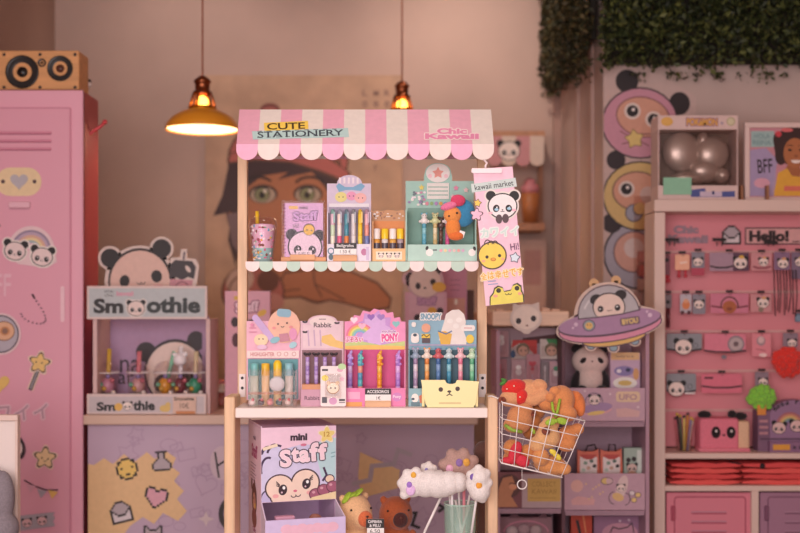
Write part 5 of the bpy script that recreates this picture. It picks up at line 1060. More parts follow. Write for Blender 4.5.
a = MB(); a.box(vx(496.5, YM), vx(650, YM), YM, 3.985, 0, .03, DP); a.build('base', T)
def tray(y0, y1, x0, x1, col, art):
    a = MB(YM); a.pbox(x0, y0, x1, y1, YM, .004, col); a.n = 1; art(a); a.build('tray_front', T)
    a = MB(); a.box(vx(x0, YM), vx(x1, YM), YM + .004, 3.978, zz(y1 + 1, YM) - .004, zz(y1 + 1, YM), '#b58fa0'); a.build('tray_floor', T)
    a = MB(); a.box(vx(x0, YM), vx(x1, YM), YM + .01, YM + .014, zz(y1 + 6, YM), zz(y1 + 1.2, YM) - .004, '#a88694'); a.build('tray_lip', T)
def art1(a):
    a.ell(597, 411, 15, 4, '#d9a0a6', -8); a.ell(597, 408, 15.5, 5, '#a184a8', -8); a.arc(594, 402, 8.6, 9, 175, 365, 1, '#6f5f72'); a.panda(594.5, 400, 6, 0, skin='#e3cbc6', ear=.3); a.ell(596, 413, 9, 2, '#e0bf72', -8)
    a.poly(rrp(616, 391.5, 640, 402, 3), '#dcbf9f'); a.text('UFO', 628, 397, 18, 6, '#b08793', .03)
    a.poly([(616, 409), (626, 408), (640, 411), (639, 417), (617, 417)], '#d3a9a6')
    for x, y in ((572, 393), (585, 391), (610, 394), (638, 407), (574, 415)): a.star(x, y, 1.8, '#e3cfd3', 0, .4, 4)
def art2(a):
    a.ell(577, 486, 6.2, 6.2, '#d9a9a0'); a.poly([(571, 500), (578, 496), (595, 499), (594, 505), (572, 505)], '#d3a0a0')
    a.ell(605, 481, 4, 3, '#d7b876'); a.ell(610, 481, 4, 3, '#cfaeb0'); a.arc(607, 481, 6, 3.6, 0, 360, .7, '#6f5860')
    a.ell(622, 487, 5.4, 12, '#d7bdbb', 15); a.panda(621, 488, 4.4, 0, skin='#ead3cb', ear=.3); a.ell(618, 497, 6, 4, '#d9b37a', 20); a.arc(614, 498, 5, 6, 90, 270, 1, '#6f5860'); a.arc(625, 499, 5, 6, -90, 90, 1, '#6f5860')
    for x, y in ((632, 493), (638, 495), (634, 500)): a.ell(x, y, 3.2, 2.8, '#6f5860'); a.ell(x, y, 2.5, 2.2, '#e0bf7c' if x > 633 else '#d9c9cc')
    for i in range(8): a.ell(586 + (i * 7) % 18, 484 + (i * 5) % 17, 1, 1, '#d9b48c')
tray(388, 421, 564.5, 645, '#c09cab', art1)
tray(473.5, 510, 564.5, 645, '#bd98a6', art2)
def art3(a):
    a.clip = (497.5, 561.5, 472, 508); a.ell(509, 486, 12, 12, '#5d3a38'); a.poly([(503, 478), (512, 476), (516, 486), (511, 496), (518, 507), (497, 507), (499, 488)], '#c08460'); a.ell(513, 487, 4, 3, '#d99a76'); a.arc(512, 485, 3, 2, 200, 340, .9, '#4a2a28')
    a.rect(522, 474, 562, 508, '#b9a1a6'); a.rect(527.5, 478.5, 560.5, 501.5, '#cfa95c'); a.text('COLLECT', 544, 484, 24, 5, '#a9823f', .0); a.text('KAWAII', 544, 491.5, 24, 5, '#a9823f', .0); a.line([(530, 498), (556, 498)], .8, '#b8924c')
tray(472, 508, 497.5, 561.5, '#7d4a50', art3)
tray(548, 584, 564.5, 645, '#bd98a6', lambda a: None)
tray(548, 584, 497.5, 561.5, '#bd98a6', lambda a: None)
zt4 = zz(585, YM)
a = MB(3.90); a.box(vx(498, YM), vx(562, YM), 3.90, 3.904, zz(470, 3.9), zz(328, 3.9), '#c2a4ae'); a.n = 1; a.poly([(523, 338), (556, 334), (564, 340), (520, 346)], '#5e2c32'); a.build('peg_panel', T)  # the dark trapezoid is a shadow painted on the panel
a = MB(); a.box(vx(492, YM), vx(569, YM), YM - .01, 3.97, zz(326, YM), zz(311, YM), '#ecc6ab', 'woodh', .004); a.build('wooden_canopy', T)
Y = YM - .02
a = MB(Y); a.prism(ellp(526, 318, 16, 14), Y, .004, '#d9c6bc'); a.prism([(512, 318), (513, 303), (519, 305), (526, 308)], Y - .0004, .004, '#d9c6bc'); a.prism([(540, 318), (539, 302), (533, 304), (526, 308)], Y - .0004, .004, '#d9c6bc'); a.prism([(514, 324), (538, 324), (529, 334), (524, 334)], Y - .0004, .004, '#d9c6bc')
a.n = 5; a.ell(526, 317.5, 13.6, 11.6, '#e9d6c9'); a.ell(518.5, 321, 2.7, 3, '#33272a'); a.ell(533.5, 318.5, 2.7, 3, '#33272a'); a.ell(527, 325.5, 1.3, .9, '#8a5f5a'); a.build('cat_header', T)
for i, x in enumerate((500, 546, 556)): a = MB(); a.pbox(x - 4, 309 - i % 2, x + 4, 311.5, YM, .03, '#d9ab90', 'paint', .002); a.build('canopy_knob', T)
# flying saucer
Y = YM - .035; a = MB(Y)
OU = '#dcc2b4'; IN = '#5b4654'
rot_ = -8
def ro(x, y): return rotp([(x, y)], rot_, (610, 325))[0]
a.prism([ro(*p) for p in ellp(610, 325, 54.5, 18.5)], Y, .004, OU); a.prism(ellp(608, 316, 34, 34, 175, 365), Y, .004, OU)
for p in ((594, 283.5), (616, 280.5)): a.prism(ellp(*p, 5, 5), Y + .0004, .003, '#dcae7e'); a.prism([(p[0] - 2, p[1]), (p[0] + 2, p[1]), (p[0] + 3, p[1] + 9), (p[0] - 1, p[1] + 9)], Y + .0004, .003, '#dcae7e')
for p in ((591, 346), (613.5, 348), (635, 341.5)): a.prism(ellp(*p, 6, 5), Y + .0004, .003, OU)
a.n = 5
for p in ((591, 346), (613.5, 348), (635, 341.5)): a.ell(*p, 4.6, 3.8, IN); a.ell(*p, 3.6, 2.9, '#8fa7b2')
a.poly([ro(*p) for p in ellp(612, 338, 33, 9)], IN); a.poly([ro(*p) for p in ellp(612, 338, 31.6, 7.8)], '#dfb46a')
a.poly([ro(*p) for p in ellp(610, 326.5, 52.6, 15.6)], IN); a.poly([ro(*p) for p in ellp(610, 326.5, 51.4, 14.4)], '#d98fa6')
a.poly([ro(*p) for p in ellp(610, 322.5, 52.4, 13.2)], IN); a.poly([ro(*p) for p in ellp(610, 321.6, 51.4, 12.0)], '#ad86a6')
a.clip = (570, 650, 280, 319.5); a.ell(609, 315, 31.5, 30.5, IN); a.ell(609, 315, 30.3, 29.3, '#b9b3b6')
a.line([(586, 327), (592, 327)], 1, '#d9cfcf'); a.arc(608, 318, 25, 26, 200, 235, 1.6, '#d9d3d4')
for e, q in (((596, 299.5), 0), ((620.5, 295), 0)): a.ell(*e, 6.2, 5.2, '#2f2629', -20)
a.ell(609, 307, 16.5, 14.5, '#2f2629'); a.ell(609, 307.4, 15.4, 13.6, '#ecd3c6'); a.ell(600.5, 309, 2.9, 3.2, '#2f2629'); a.ell(617.5, 307.6, 2.9, 3.2, '#2f2629'); a.ell(600, 309, .8, .8, '#ffffff'); a.ell(617, 306.6, .8, .8, '#ffffff')
a.arc(608.4, 310, 1.2, 1, 0, 180, .6, '#6f4a48', 5); a.arc(610.8, 309.7, 1.2, 1, 0, 180, .6, '#6f4a48', 5)
a.clip = None; a.poly([(573, 319.6), (600, 317), (622, 314), (646, 308), (646, 320), (573, 325)], '#ad86a6'); a.line([(577.5, 319.2), (600, 317), (622, 314), (640.5, 309.5)], 1.3, IN)
a.ell(589, 325.5, 6.4, 6, '#6f6070'); a.ell(589, 325.5, 5.2, 4.9, '#8fa0a6'); a.ell(589, 325.8, 3.8, 3.5, '#dfb46a'); a.ell(587.6, 325, .6, .6, IN); a.ell(590.4, 325, .6, .6, IN)
a.poly(rotp(rrp(620, 317, 640, 325, 2), -8), '#7a6070'); a.text('BYOU', 630, 321, 16, 5.5, '#e6c77c', .04, -8)
for x, y, r_ in ((576, 324.5, 2), (573, 328, 1.2), (650, 315, 2.2), (647, 311.5, 1.2)): a.ell(x, y, r_, r_, '#d9bccf')
a.build('saucer_topper', ST)
# blister cards pegged on the left column
def blister(x0, y0, x1, y1, col, art, label, Y=3.86, kind='blister_card', peg=True):
    T = thing(kind, label, 'card', W((x0 + x1) / 2, y0, Y), 'blister cards on the card stand pegs')
    a = MB(Y); a.pbox(x0, y0, x1, y1, Y, .002, col); a.n = 1; art(a); a.build('card', T)
    a = MB(); a.pbox(x0 + 2, y0 + (y1 - y0) * .35, x1 - 2, y1 - 3, Y - .012, .01, '#f4eeee', 'clear', .002); a.build('blister', T)
    a = MB(); a.tube([W((x0 + x1) / 2, y0 + 1.5, Y - .008), W((x0 + x1) / 2, y0 + 1.5, 3.9)], .0016, '#8d8286', 'metal', 6); a.build('peg', T)
def toy(a, x, y, c1, c2, s=1): a.ell(x, y + 3 * s, 3 * s, 3.4 * s, c2); a.ell(x, y - 1.5 * s, 2.6 * s, 2.4 * s, c1); a.rect(x - .5, y + 6 * s, x + .5, y + 12 * s, '#b8a3ab')
blister(494.5, 331, 508.5, 357, '#c09298', lambda a: toy(a, 501.5, 339, '#ece2e0', '#ece2e0'), 'pink card with silvery charm, top left of the card stand')
blister(493, 359, 507, 386, '#b07a82', lambda a: a.line([(500, 364), (500, 382)], 2, '#cf5f70'), 'pink card with a thin red stick below the silvery charm card')
blister(511, 340, 537, 359, '#c9b7b2', lambda a: (a.poly([(513, 340), (537, 340), (537, 357), (530, 350), (520, 343), (511, 348)], '#c93a34'), a.ell(523, 349.5, 6.6, 6.6, '#7c6a52'), a.ell(523, 351, 5, 5, '#e0b29a'), a.ell(521, 350.5, .9, .9, '#3a2b28'), a.ell(526, 350.5, .9, .9, '#3a2b28'), a.ell(513, 354, 2.4, 4, '#3f5f8a')), 'card with red swoosh around a small round face on the stand', 3.872)
blister(540, 339, 564, 359, '#d9c8c0', lambda a: (a.poly([(546, 339), (564, 339), (564, 359), (552, 350)], '#3f8a4c'), a.ell(551.5, 349.5, 6.8, 6.8, '#7c6f52'), a.ell(551.5, 351, 5, 5, '#e0b29a'), a.ell(549.5, 350.5, .9, .9, '#3a2b28'), a.ell(554, 350.5, .9, .9, '#3a2b28')), 'card with green backing around a small round face on the stand', 3.872)
blister(511.5, 359.5, 526, 386, '#c09ba2', lambda a: toy(a, 518.5, 369, '#f4eeec', '#e6dcdc'), 'pink card with white round charm under the red swoosh card')
blister(526.5, 354, 540, 386, '#be8a93', lambda a: (a.heart(532.5, 364, 4, '#c44a58'), toy(a, 532.5, 370, '#c44a58', '#c98a90', .7)), 'pink card with dark red heart charm in the stand centre', 3.852)
blister(541, 362, 548.5, 386, '#8f8084', lambda a: a.line([(545, 366), (545, 382)], 1.4, '#d9d0d2'), 'narrow grey card with a thin silver charm on the stand')
blister(549.5, 361, 563, 386, '#c5a0a8', lambda a: (toy(a, 556, 370, '#4f8f6c', '#eae4e2')), 'pink card with green and white charm at the right of the stand')
# panda plush on the tray
zt_r = zz(422, YM)
c = Vector((vx(590, 3.86), 3.86, zt_r + .0005)); k = 3.84 / F
T = thing('panda_plush', 'sad-eyed pinkish white panda plush sitting in the upper tray of the card stand', 'plush toy', c)
a = MB(); PL = '#eccfc6'
a.sph(c + Vector((0, .0, 22 * k)), (14.5 * k, 10 * k, 22 * k), PL, 'plush'); a.sph(c + Vector((-.2 * k, -1 * k, 58 * k)), (18.5 * k, 12 * k, 14.5 * k), PL, 'plush'); a.sph(c + Vector((0, -2 * k, 40 * k)), (13 * k, 10 * k, 14 * k), PL, 'plush')
a.build('body', T, remesh=.0035)
for q in (-1, 1):
    a = MB(); a.sph(c + Vector((q * 13 * k, 1 * k, 70.5 * k)), (6 * k, 4 * k, 5 * k), '#2b2326', 'plush', rot=(0, q * .5, 0)); a.build('ear', T)
    a = MB(); a.sph(c + Vector((q * 15 * k, -3 * k, 37 * k)), (4.5 * k, 4.5 * k, 12 * k), '#2b2326', 'plush', rot=(0, -q * .25, 0)); a.build('arm', T)
    a = MB(); a.sph(c + Vector((q * 8 * k, -10.6 * k, 59 * k)), (4.2 * k, 2 * k, 2.6 * k), '#2b2326', 'plush', rot=(0, q * .6, 0)); a.build('eye_patch', T)
    a = MB(); a.sph(c + Vector((q * 10 * k, -9 * k, 30 * k)), (6 * k, 5 * k, 4 * k), '#2b2326', 'plush'); a.build('foot', T)
a = MB(); a.sph(c + Vector((0, -13 * k, 58 * k)), (1.2 * k, .8 * k, .8 * k), '#7d4a4c', 'gloss', seg=8); a.build('nose', T)
a = MB(3.82); a.pbox(610.5, 352.5, 640, 421, 3.82, .03, '#c9a9c0'); a.n = 1; a.rect(611, 352.5, 639.5, 360, '#e0b583'); a.text('lucky box', 625, 356.5, 18, 2.6, '#8d6a5c', .02); a.ell(624, 371, 10, 5, '#8d7fb0'); a.ell(619, 371, 2.4, 2, '#e9dfe6'); a.ell(628, 370, 2.4, 2, '#3a3a5c'); a.ell(625, 383, 12, 6, '#f0e9e0'); a.ell(625, 383, 7, 2.6, '#d9b96a'); a.ell(636, 374, 3, 6, '#d9a26c'); a.build('surprise_box', label='small lilac box with orange top strip beside the sad-eyed panda plush', cat='box')
# pouches in the second tray
zt2 = zz(511, YM) + .0005
def pouch(px, label, strap):
    c = Vector((vx(px, 3.83), 3.83, zt2)); k = 3.83 / F; T = thing('snack_pouch', label, 'pouch', c, 'pouches in the lower tray of the card stand')
    a = MB(3.83); pts = [(px - 11, 449.5), (px - 6, 451.5), (px + 5, 451.5), (px + 10, 449), (px + 11.2, 472), (px + 11.5, P(zt2, 3.83)), (px - 11.5, P(zt2, 3.83)), (px - 11.2, 472)]
    a.prism(pts, 3.824, .022, '#d4705a'); a.n = 52; a.poly([(px - 8.6, 457), (px + 8.6, 457), (px + 8.4, 500), (px - 8.4, 500)], '#e6d6d2'); a.poly(ellp(px, 454.5, 8, 5, 0, 180, 14), '#b94a45'); 
    for i, (dx, y, c_) in enumerate(((-3, 463, '#7f9a86'), (3, 461, '#5d6f66'), (6, 466, '#3a3436'), (0, 468, '#c9a08c'), (-5, 470, '#b9c4b6'))): a.ell(px + dx, y, 2, 1.8, c_)
    a.build('bag', T)
    a = MB(); a.tube([W(px + dx, y, 3.835) for dx, y in strap], .003, '#3a2a2c', 'cloth', 6); a.build('strap', T)
pouch(588.5, 'red and white pouch with slanting dark strap, nearest the wire basket', [(-3, 451), (-1, 446), (6, 444.5), (8, 450)])
pouch(611.5, 'red and white pouch with upright square strap beside the mint box', [(-3, 451.5), (-2.5, 444.5), (3.5, 444.5), (4, 451.5)])
a = MB(3.82); yb = P(zt2, 3.82); a.pbox(624, 448, 645, yb, 3.82, .03, '#a3b3a6'); a.n = 1; a.rect(637, 450, 643, 500, '#cfd6cc'); a.panda(632, 468, 5.4, ear=.34, skin='#d8b9ae'); a.ell(628.5, 460, 2.4, 2.4, '#33272a'); a.ell(634, 459, 2.4, 2.4, '#33272a'); a.ell(632, 478, 7, 7, '#b98a6c')
a.build('mint_box', label='mint green box with small panda print in the lower tray of the card stand', cat='box')
a = MB(3.85); a.pbox(571, 511, 592, P(zt4, 3.85), 3.85, .04, '#c0432c'); a.n = 1; a.line([(577, 520), (580, 533), (578, 545)], 3, '#2e2022'); a.line([(583, 514), (586, 533)], 1.4, '#e08a5c'); a.build('red_packet', label='red packet with black strokes low in the card stand', cat='packet')
a = MB(3.87); a.pbox(594, 516, 642, P(zt4, 3.87), 3.87, .03, '#9c6f8c'); a.n = 1; a.ell(620, 533, 18, 10, '#c98fa0'); a.line([(610, 533), (613, 527), (619, 529), (628, 527), (632, 523), (634, 533)], 1.2, '#3f3038'); a.star(620, 521, 1.5, '#e0c9d3'); a.star(629, 520, 1.5, '#e0c9d3'); a.build('lilac_bag', label='lilac printed bag with cat outline low in the card stand', cat='bag')
T = thing('toy_pack', 'mauve pack with pink arched outline and fluffy toys at the foot of the stand', 'pack', W(524, 545, 3.83))
a = MB(3.84); a.pbox(500, 517, 552, P(zt4, 3.84), 3.84, .03, '#9a6f78'); a.n = 1; a.arc(526, 532, 22, 11, 180, 360, 1.6, '#c97f92'); a.poly([(508, 518), (514, 512), (520, 517), (538, 517), (544, 512), (548, 518)], '#6a3f4c'); a.build('pack', T)
for x, y, c_ in ((512, 531, '#c9b3b4'), (524, 529, '#b99a9f'), (536, 530, '#c2a9aa')): a = MB(); a.sph(W(x, y, 3.833), (6 * 3.83 / F, .008, 5 * 3.83 / F), c_, 'plush', seg=14); a.build('fluffy_toy', T)

# ================================================================== rack on the right
YR = 3.9
T = thing('retail_rack', 'tall beige-framed rack with pink slatted back and locker doors, far right', 'rack', Vector((vx(740, 3.995), 4.05, 0)))
RK = T; FR = '#dec2b6'; PKR = '#de8b93'
XA, XB = vx(654.5, YR), vx(905, YR); xi = vx(665.3, YR)
zt3 = zz(199.5, YR)
a = MB(); a.box(XA, xi, YR, 4.06, 0, zt3 - .045, FR, 'paint', .002); a.build('side_post', T)
a = MB(); a.box(XB - .04, XB, YR, 4.06, 0, zt3 - .045, FR, 'paint', .002); a.build('side_post', T)
a = MB(); a.box(XA, XB, YR, 4.06, zt3 - .042, zt3, FR, 'paint', .002); a.build('top_board', T)
a = MB(3.995); a.box(xi, XB - .04, 4.05, 4.06, zz(452, YR), zt3 - .042, PKR, 'paint')
a.Y = 4.05
for y in (251.5, 291.5, 331, 370.5, 410):
    a.pbox(662, y - 1, 905, y + 1.6, 4.043, .007, '#d9a5a2', 'paint'); 
a.n = 60
a.text('Chic', 686, 229.5, 25, 8, '#9c8490', .06); a.text('Kawaii', 688, 239, 40, 8.5, '#9c8490', .06)
pix(a, 'mail', 731.5, 235, 1.9, 0)
a.rect(745, 227.5, 840, 244.5, '#4a3236'); a.rect(746.2, 228.7, 838, 243.3, '#d9a5a2'); a.text('Hello!', 769, 236, 40, 11.5, '#2c2022', .06); a.line([(792, 241.5), (800, 241.5)], 1, '#4a3236')
a.build('slatwall', T)
def board(y0, y1, name, d=.15):
    a = MB(); a.box(xi, XB - .04, YR + .004, YR + d, zz(y1, YR), zz(y0, YR), FR, 'paint', .002); a.build(name, T)
board(453.5, 459, 'shelf'); board(486, 491.5, 'shelf')
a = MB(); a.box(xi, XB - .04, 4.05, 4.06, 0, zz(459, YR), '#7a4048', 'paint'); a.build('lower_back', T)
a = MB(); a.box(vx(752, YR), vx(759, YR), YR + .004, 4.05, 0, zz(491.5, YR), FR, 'paint'); a.build('divider', T)
def ldoor(x0, x1, col, gr):
    a = MB(YR + .02); a.pbox(x0, 492.5, x1, 650, YR + .02, .012, col, 'paint', .002); a.n = 2
    a.line(rrp(x0 + 8, 497, x1 - 6, 640, 3), 1.3, gr, True)
    for y in (513.5, 523, 532.5): a.line([(x0 + 25, y), (x0 + 60, y)], 1.4, gr); a.line([(x0 + 25, y - 1.6), (x0 + 60, y - 1.6)], .8, '#e0a0ac' if gr == '#9a4054' else '#b08a9c')
    d_ = a.build('door', RK)
    a = MB(); a.pbox(x0 + 5, 506, x0 + 9, 521, YR + .012, .01, gr, 'paint', .002); a.build('hinge', d_)
ldoor(666.5, 751.5, '#d8808f', '#a84a5e'); ldoor(760, 846, '#a4788e', '#7a4e66')
# hooks with black tags and hanging cards
def hang(name, label, x0, x1, y0, y1, Y, col, art, drop=None, cat='card', tagw=3.5):
    T = thing(name, label, cat, W((x0 + x1) / 2, y0, Y), 'accessories hanging on the pink slatwall')
    a = MB(Y); a.prism(rrp(x0, y0, x1, y1, 1.2, 2), Y, .0015, col); a.n = 1; a.clip = None; art(a); a.build('backing_card', T)
    a = MB(); xm = (x0 + x1) / 2; h = W(xm, y0 + .8, Y); a.tube([h + Vector((0, -.012, 0)), Vector((h.x * 1.0, 4.05, h.z))], .0015, '#8a7a7c', 'metal', 6); hk = a.build('hook', T)
    a = MB(); a.pbox(xm - tagw, y0 - 3.4, xm + tagw, y0 - .8, Y - .014, .001, '#2e2224'); a.build('hook_tag', hk)
    if drop:
        for q in drop:
            a = MB(); a.tube([W(*p) for p in q[1]], q[2] * Y / F, q[3], 'gloss', 8)
            if len(q) > 4: a.sph(W(*q[1][-1]), q[4] * Y / F, q[3], 'gloss', seg=10)
            a.build(q[0], T)
    return T
def pan(x, y, r, bow=None, skin='#efd9d0'):
    def f(a):
        a.panda(x, y, r, ear=.34, skin=skin)
        if bow: a.ell(x + 1, y - r * .85, r * .35, r * .25, bow)
    return f
def both(*fs): return lambda a: [f(a) for f in fs]
def band(x0, x1, y, c_): return lambda a: a.line([(x0, y), (x0 + (x1 - x0) * .3, y + 1.6), (x0 + (x1 - x0) * .7, y + 1.6), (x1, y)], 1.8, c_)
EAR = lambda x0, x1, y: [('earring', [(x0, y, 3.995), (x0, y + 6, 3.995)], 1.3, '#c23b48', 2), ('earring', [(x1, y, 3.995), (x1, y + 6, 3.995)], 1.3, '#c23b48', 2)]
Yh = 3.995
hang('earring_card', 'sliver of a dark earring card at the left edge of the first slatwall row', 664, 670, 255, 276, Yh, '#8a5560', lambda a: a.ell(667, 260, 2, 2, '#2b2224'), EAR(666, 668.5, 275))
hang('earring_card', 'shiny peach card with two red drop earrings, first slatwall row', 675, 689.5, 254.5, 270, Yh, '#f0b394', lambda a: a.line([(680, 263), (687, 262)], 1.6, '#f8dccb'), EAR(679, 685.5, 270))  # orange light and its pale glint are painted into the card colours
hang('hair_clip_card', 'small grey panda card above a red clip, first slatwall row', 691.5, 704.5, 252, 275.5, Yh, '#b5455a', both(lambda a: a.rect(691.5, 252, 704.5, 268, '#8b8590'), pan(698, 262, 5)))
hang('headband_card', 'wide lilac headband card with black band and panda wearing a yellow bow', 709.5, 749, 252.5, 271, Yh, '#a98a9a', both(band(710, 733, 266, '#33262c'), lambda a: a.rect(733, 252.5, 749, 271, '#5d3f52'), pan(740.5, 263, 7, '#e0b04c')))
hang('hair_clip_card', 'square pink panda card beside the necklaces, first slatwall row', 751, 772, 253, 270.5, Yh, '#cf8f92', both(pan(763.5, 262, 5, '#d9a06a'), band(753, 771, 266.5, '#8a3f4a')))
nl = [('cord', [(774 + i * 3.1, 270, 3.985), (774.5 + i * 3.1 + (i % 2), 295, 3.98), (775.5 + i * 3 - (i % 3), 316 - (i * 5) % 7, 3.98)], .55, '#2f1d20') for i in range(8)]
hang('necklace_card', 'purple panda card with long dark cord necklaces hanging in front', 774, 790, 252, 270, 3.99, '#8a6a86', pan(783, 263.5, 5.6, '#d9a06a'), nl)
hang('necklace_card', 'purple card with yellow bow at the right picture edge, beside the cords', 791.5, 806, 252, 279, Yh, '#7f6a80', pan(800, 262, 5, '#e0c04c'))
hang('earring_card', 'dark narrow earring card at the left edge of the second slatwall row', 664, 671.5, 294, 308, Yh, '#86767c', lambda a: a.ell(668, 302, 2, 2, '#2b2224'), [('earring', [(668, 308, 3.995), (668, 326, 3.995)], 2, '#5f2630', 2)])
hang('hair_clip_card', 'pale card with orange bear and two dark drops, second slatwall row', 680, 691.5, 294, 313, Yh, '#bfb4bc', lambda a: (a.ell(686, 305, 4, 4.6, '#d98250'), a.ell(686, 301, 2.6, 2.2, '#e0a07a'), a.ell(682.5, 312.5, 2, 2, '#5a2c34'), a.ell(689, 312.5, 2, 2, '#5a2c34')))
hang('hair_clip_card', 'small grey panda card right of the orange bear card', 692.5, 705.5, 294, 314, Yh, '#8d8690', pan(699, 304.5, 5.2))
hang('headband_card', 'pink headband card with brown bear head and dark band', 710.5, 748.5, 293.5, 313, Yh, '#d07c92', both(band(711, 748, 306, '#7c3a44'), lambda a: (a.arc(729.5, 306, 8.5, 9, 175, 365, 1.4, '#4f2c26'), a.ell(729.5, 307, 7, 6.4, '#b0623c'), a.ell(729.5, 309, 3, 2, '#8a4530'))))
hang('hair_clip_card', 'square pink panda card under the first, second slatwall row', 750.5, 771.5, 294, 312, Yh, '#cf8f92', both(pan(763, 303, 6, '#d9a06a'), lambda a: a.ell(761, 309.5, 2.6, 2.6, '#8d7a6a')))
hang('charm_card', 'small slate blue charm low beside the necklace cords', 795, 804, 313, 322, Yh, '#66778a', lambda a: a.ell(799, 318, 3, 3, '#7f93a6'))
hang('headband_card', 'grey headband card with large panda head, third slatwall row', 666.5, 702, 333.5, 350.5, Yh, '#8f9096', both(band(667, 702, 349, '#33262c'), lambda a: a.arc(695.5, 345.5, 2.4, 2.4, 0, 360, .7, '#5f6068'), pan(683.5, 347, 9)))
hang('headband_card', 'pink headband card with fluffy grey ear puff, third slatwall row', 704.5, 746, 334, 352, Yh, '#dd7f92', both(lambda a: a.ell(736, 344, 8.4, 8.4, '#8f8088'), lambda a: a.ell(736, 344, 6.8, 6.4, '#bba8a8'), lambda a: a.ell(736, 344, 2.6, 2.6, '#6f5a5e'), band(704, 746, 350.5, '#3a262c'), lambda a: a.ell(724, 357, 2.6, 2.2, '#7d7680')))
T2 = hang('mini_purse', 'small pink purse with grey face patch, third slatwall row', 752, 771, 333.5, 356.5, Yh, '#e08a94', lambda a: (a.ell(761, 341, 4.4, 4.8, '#a98a90'), a.ell(761, 340, 3, 3.4, '#d9b8b6'), a.ell(763, 355, 4, 2, '#f0cfca'), a.line([(756, 349), (766, 351)], 1, '#b5606c')), cat='purse')
def pom(label, px, py, r, col, cards):
    T = hang('hair_scrunchie', label, *cards[0], Yh - .012, '#8f7a86', pan(cards[1][0], cards[1][1], 4.6), cat='scrunchie')
    a = MB(); rr = random.Random(int(px)); k = 4.0 / F; c = W(px, py, 3.965)
    a.sph(c, (r * .86 * k, r * .5 * k, r * .8 * k), col, 'plush')
    for i in range(46):
        an = rr.uniform(0, 2 * pi); e = rr.uniform(-1, 1); d_ = Vector((cos(an) * math.sqrt(1 - e * e), -abs(e) * .55, sin(an) * math.sqrt(1 - e * e)))
        a.sph(c + d_ * (r * .8 * k), (rr.uniform(.14, .24) * r * k,) * 3, col, 'plush', seg=9)
    a.build('pompom', T)
pom('bright red fluffy pompom scrunchie hanging at the right edge of the rack', 787, 362, 17, '#e23a30', ((783, 798, 333, 347), (792, 343)))
pom('lime green fluffy pompom scrunchie, lower on the slatwall', 761, 397, 15, '#8ace48', ((755, 768.5, 372, 386), (763, 382)))
hang('headband_card', 'grey headband card with panda head, lowest slatwall row', 666.5, 696, 373.5, 392, Yh, '#8f9096', both(band(667, 696, 390.5, '#33262c'), lambda a: a.arc(690, 386.5, 2.4, 2.4, 0, 360, .7, '#5f6068'), pan(676.5, 389, 8.6), lambda a: a.rect(685, 392.4, 695, 394, '#e8dedd')))
hang('headband_card', 'plain pink headband card with thin dark band, lowest slatwall row', 701.5, 742, 374, 393, Yh, '#dc7286', both(band(701.5, 742, 386, '#4a2a30'), lambda a: a.rect(704.5, 376.8, 713, 379, '#5f2c3a')))
for x, w_ in ((672, 'above the lilac letters'), (719.5, 'beside the pixel envelope'), (771, 'under the Hello sign')):
    a = MB(); a.pbox(x - 7, 238 if x < 770 else 241, x + 7, 241.2 if x < 770 else 244, 3.995, .0012, '#241a1c'); h = W(x, 240 if x < 770 else 242, 3.996); a.tube([h, Vector((h.x, 4.045, h.z))], .002, '#8a7a7c', 'metal', 6); a.pbox(x - 3, 242, x - 2, 246, 3.997, .001, '#241a1c'); a.pbox(x + 2, 242, x + 3, 246, 3.997, .001, '#241a1c')
    a.build('hook_tag', label='black plastic tag on an empty hook %s' % w_, cat='tag')
# things on the rack shelf
zs3 = zz(453.5, YR)
c = Vector((vx(684, 3.97), 3.97, zs3)); k = 3.97 / F
T = thing('pencil_cup', 'clear cup of slim coloured pencils on the rack shelf', 'cup', c)
a = MB(); a.lathe([(0, .001), (7.5 * k, .001), (9 * k, 27 * k)], c, '#efe6e2', 'clear', 20); a.build('cup_body', T)
rr = random.Random(2)
for i, (c_, n_) in enumerate((('#d8cdb9', 'cream'), ('#e0a24c', 'orange'), ('#5f7f6a', 'green'), ('#c9707c', 'rose'), ('#3a2f33', 'black'), ('#d9c46a', 'yellow'), ('#8f7fa6', 'lilac'))):
    q = i * .9; a = MB(); p = c + Vector((4 * k * cos(q), 4 * k * sin(q), .003)); e = c + Vector((8.6 * k * cos(q), 8 * k * sin(q), (31 + (i * 5) % 7) * k)); a.tube([p, e], 1.1 * k, c_, 'gloss', 8); a.sph(e, 1.7 * k, '#4a3a3c' if i % 2 else '#d9b04c', 'gloss', seg=8)
    a.build('pencil', label='slim %s pencil in the clear cup on the rack shelf' % n_, cat='pencil', group='pencils in the clear cup')
c = Vector((vx(723, 3.98), 3.98, zs3)); k = 3.98 / F
T = thing('panda_purse', 'pink and cream panda-faced zip purse lying on the rack shelf', 'purse', c)
a = MB(); a.box(c.x - 25 * k, c.x + 14 * k, 3.95, 4.03, zs3, zs3 + 33 * k, '#e0798b', 'cloth', .014, 4); a.build('body', T)
a = MB(); a.box(c.x + 9 * k, c.x + 25 * k, 3.955, 4.03, zs3 + .0005, zs3 + 30 * k, '#e0b795', 'cloth', .012, 4); a.build('cream_side', T)
a = MB(); a.box(c.x - 27 * k, c.x + 24 * k, 3.94, 4.0, zs3, zs3 + 3.5 * k, '#dc7d8c', 'cloth', .003, 2); a.build('bottom_trim', T)
for x, y in ((-19, 37), (8.5, 37.5), (17, 35.5)): a = MB(); a.sph(c + Vector((x * k, -.005, (y - 1) * k)), ((6.8 if x != 8.5 else 4.4) * k, .014, 4 * k), '#221a1d', 'plush', seg=14); a.build('ear', T)
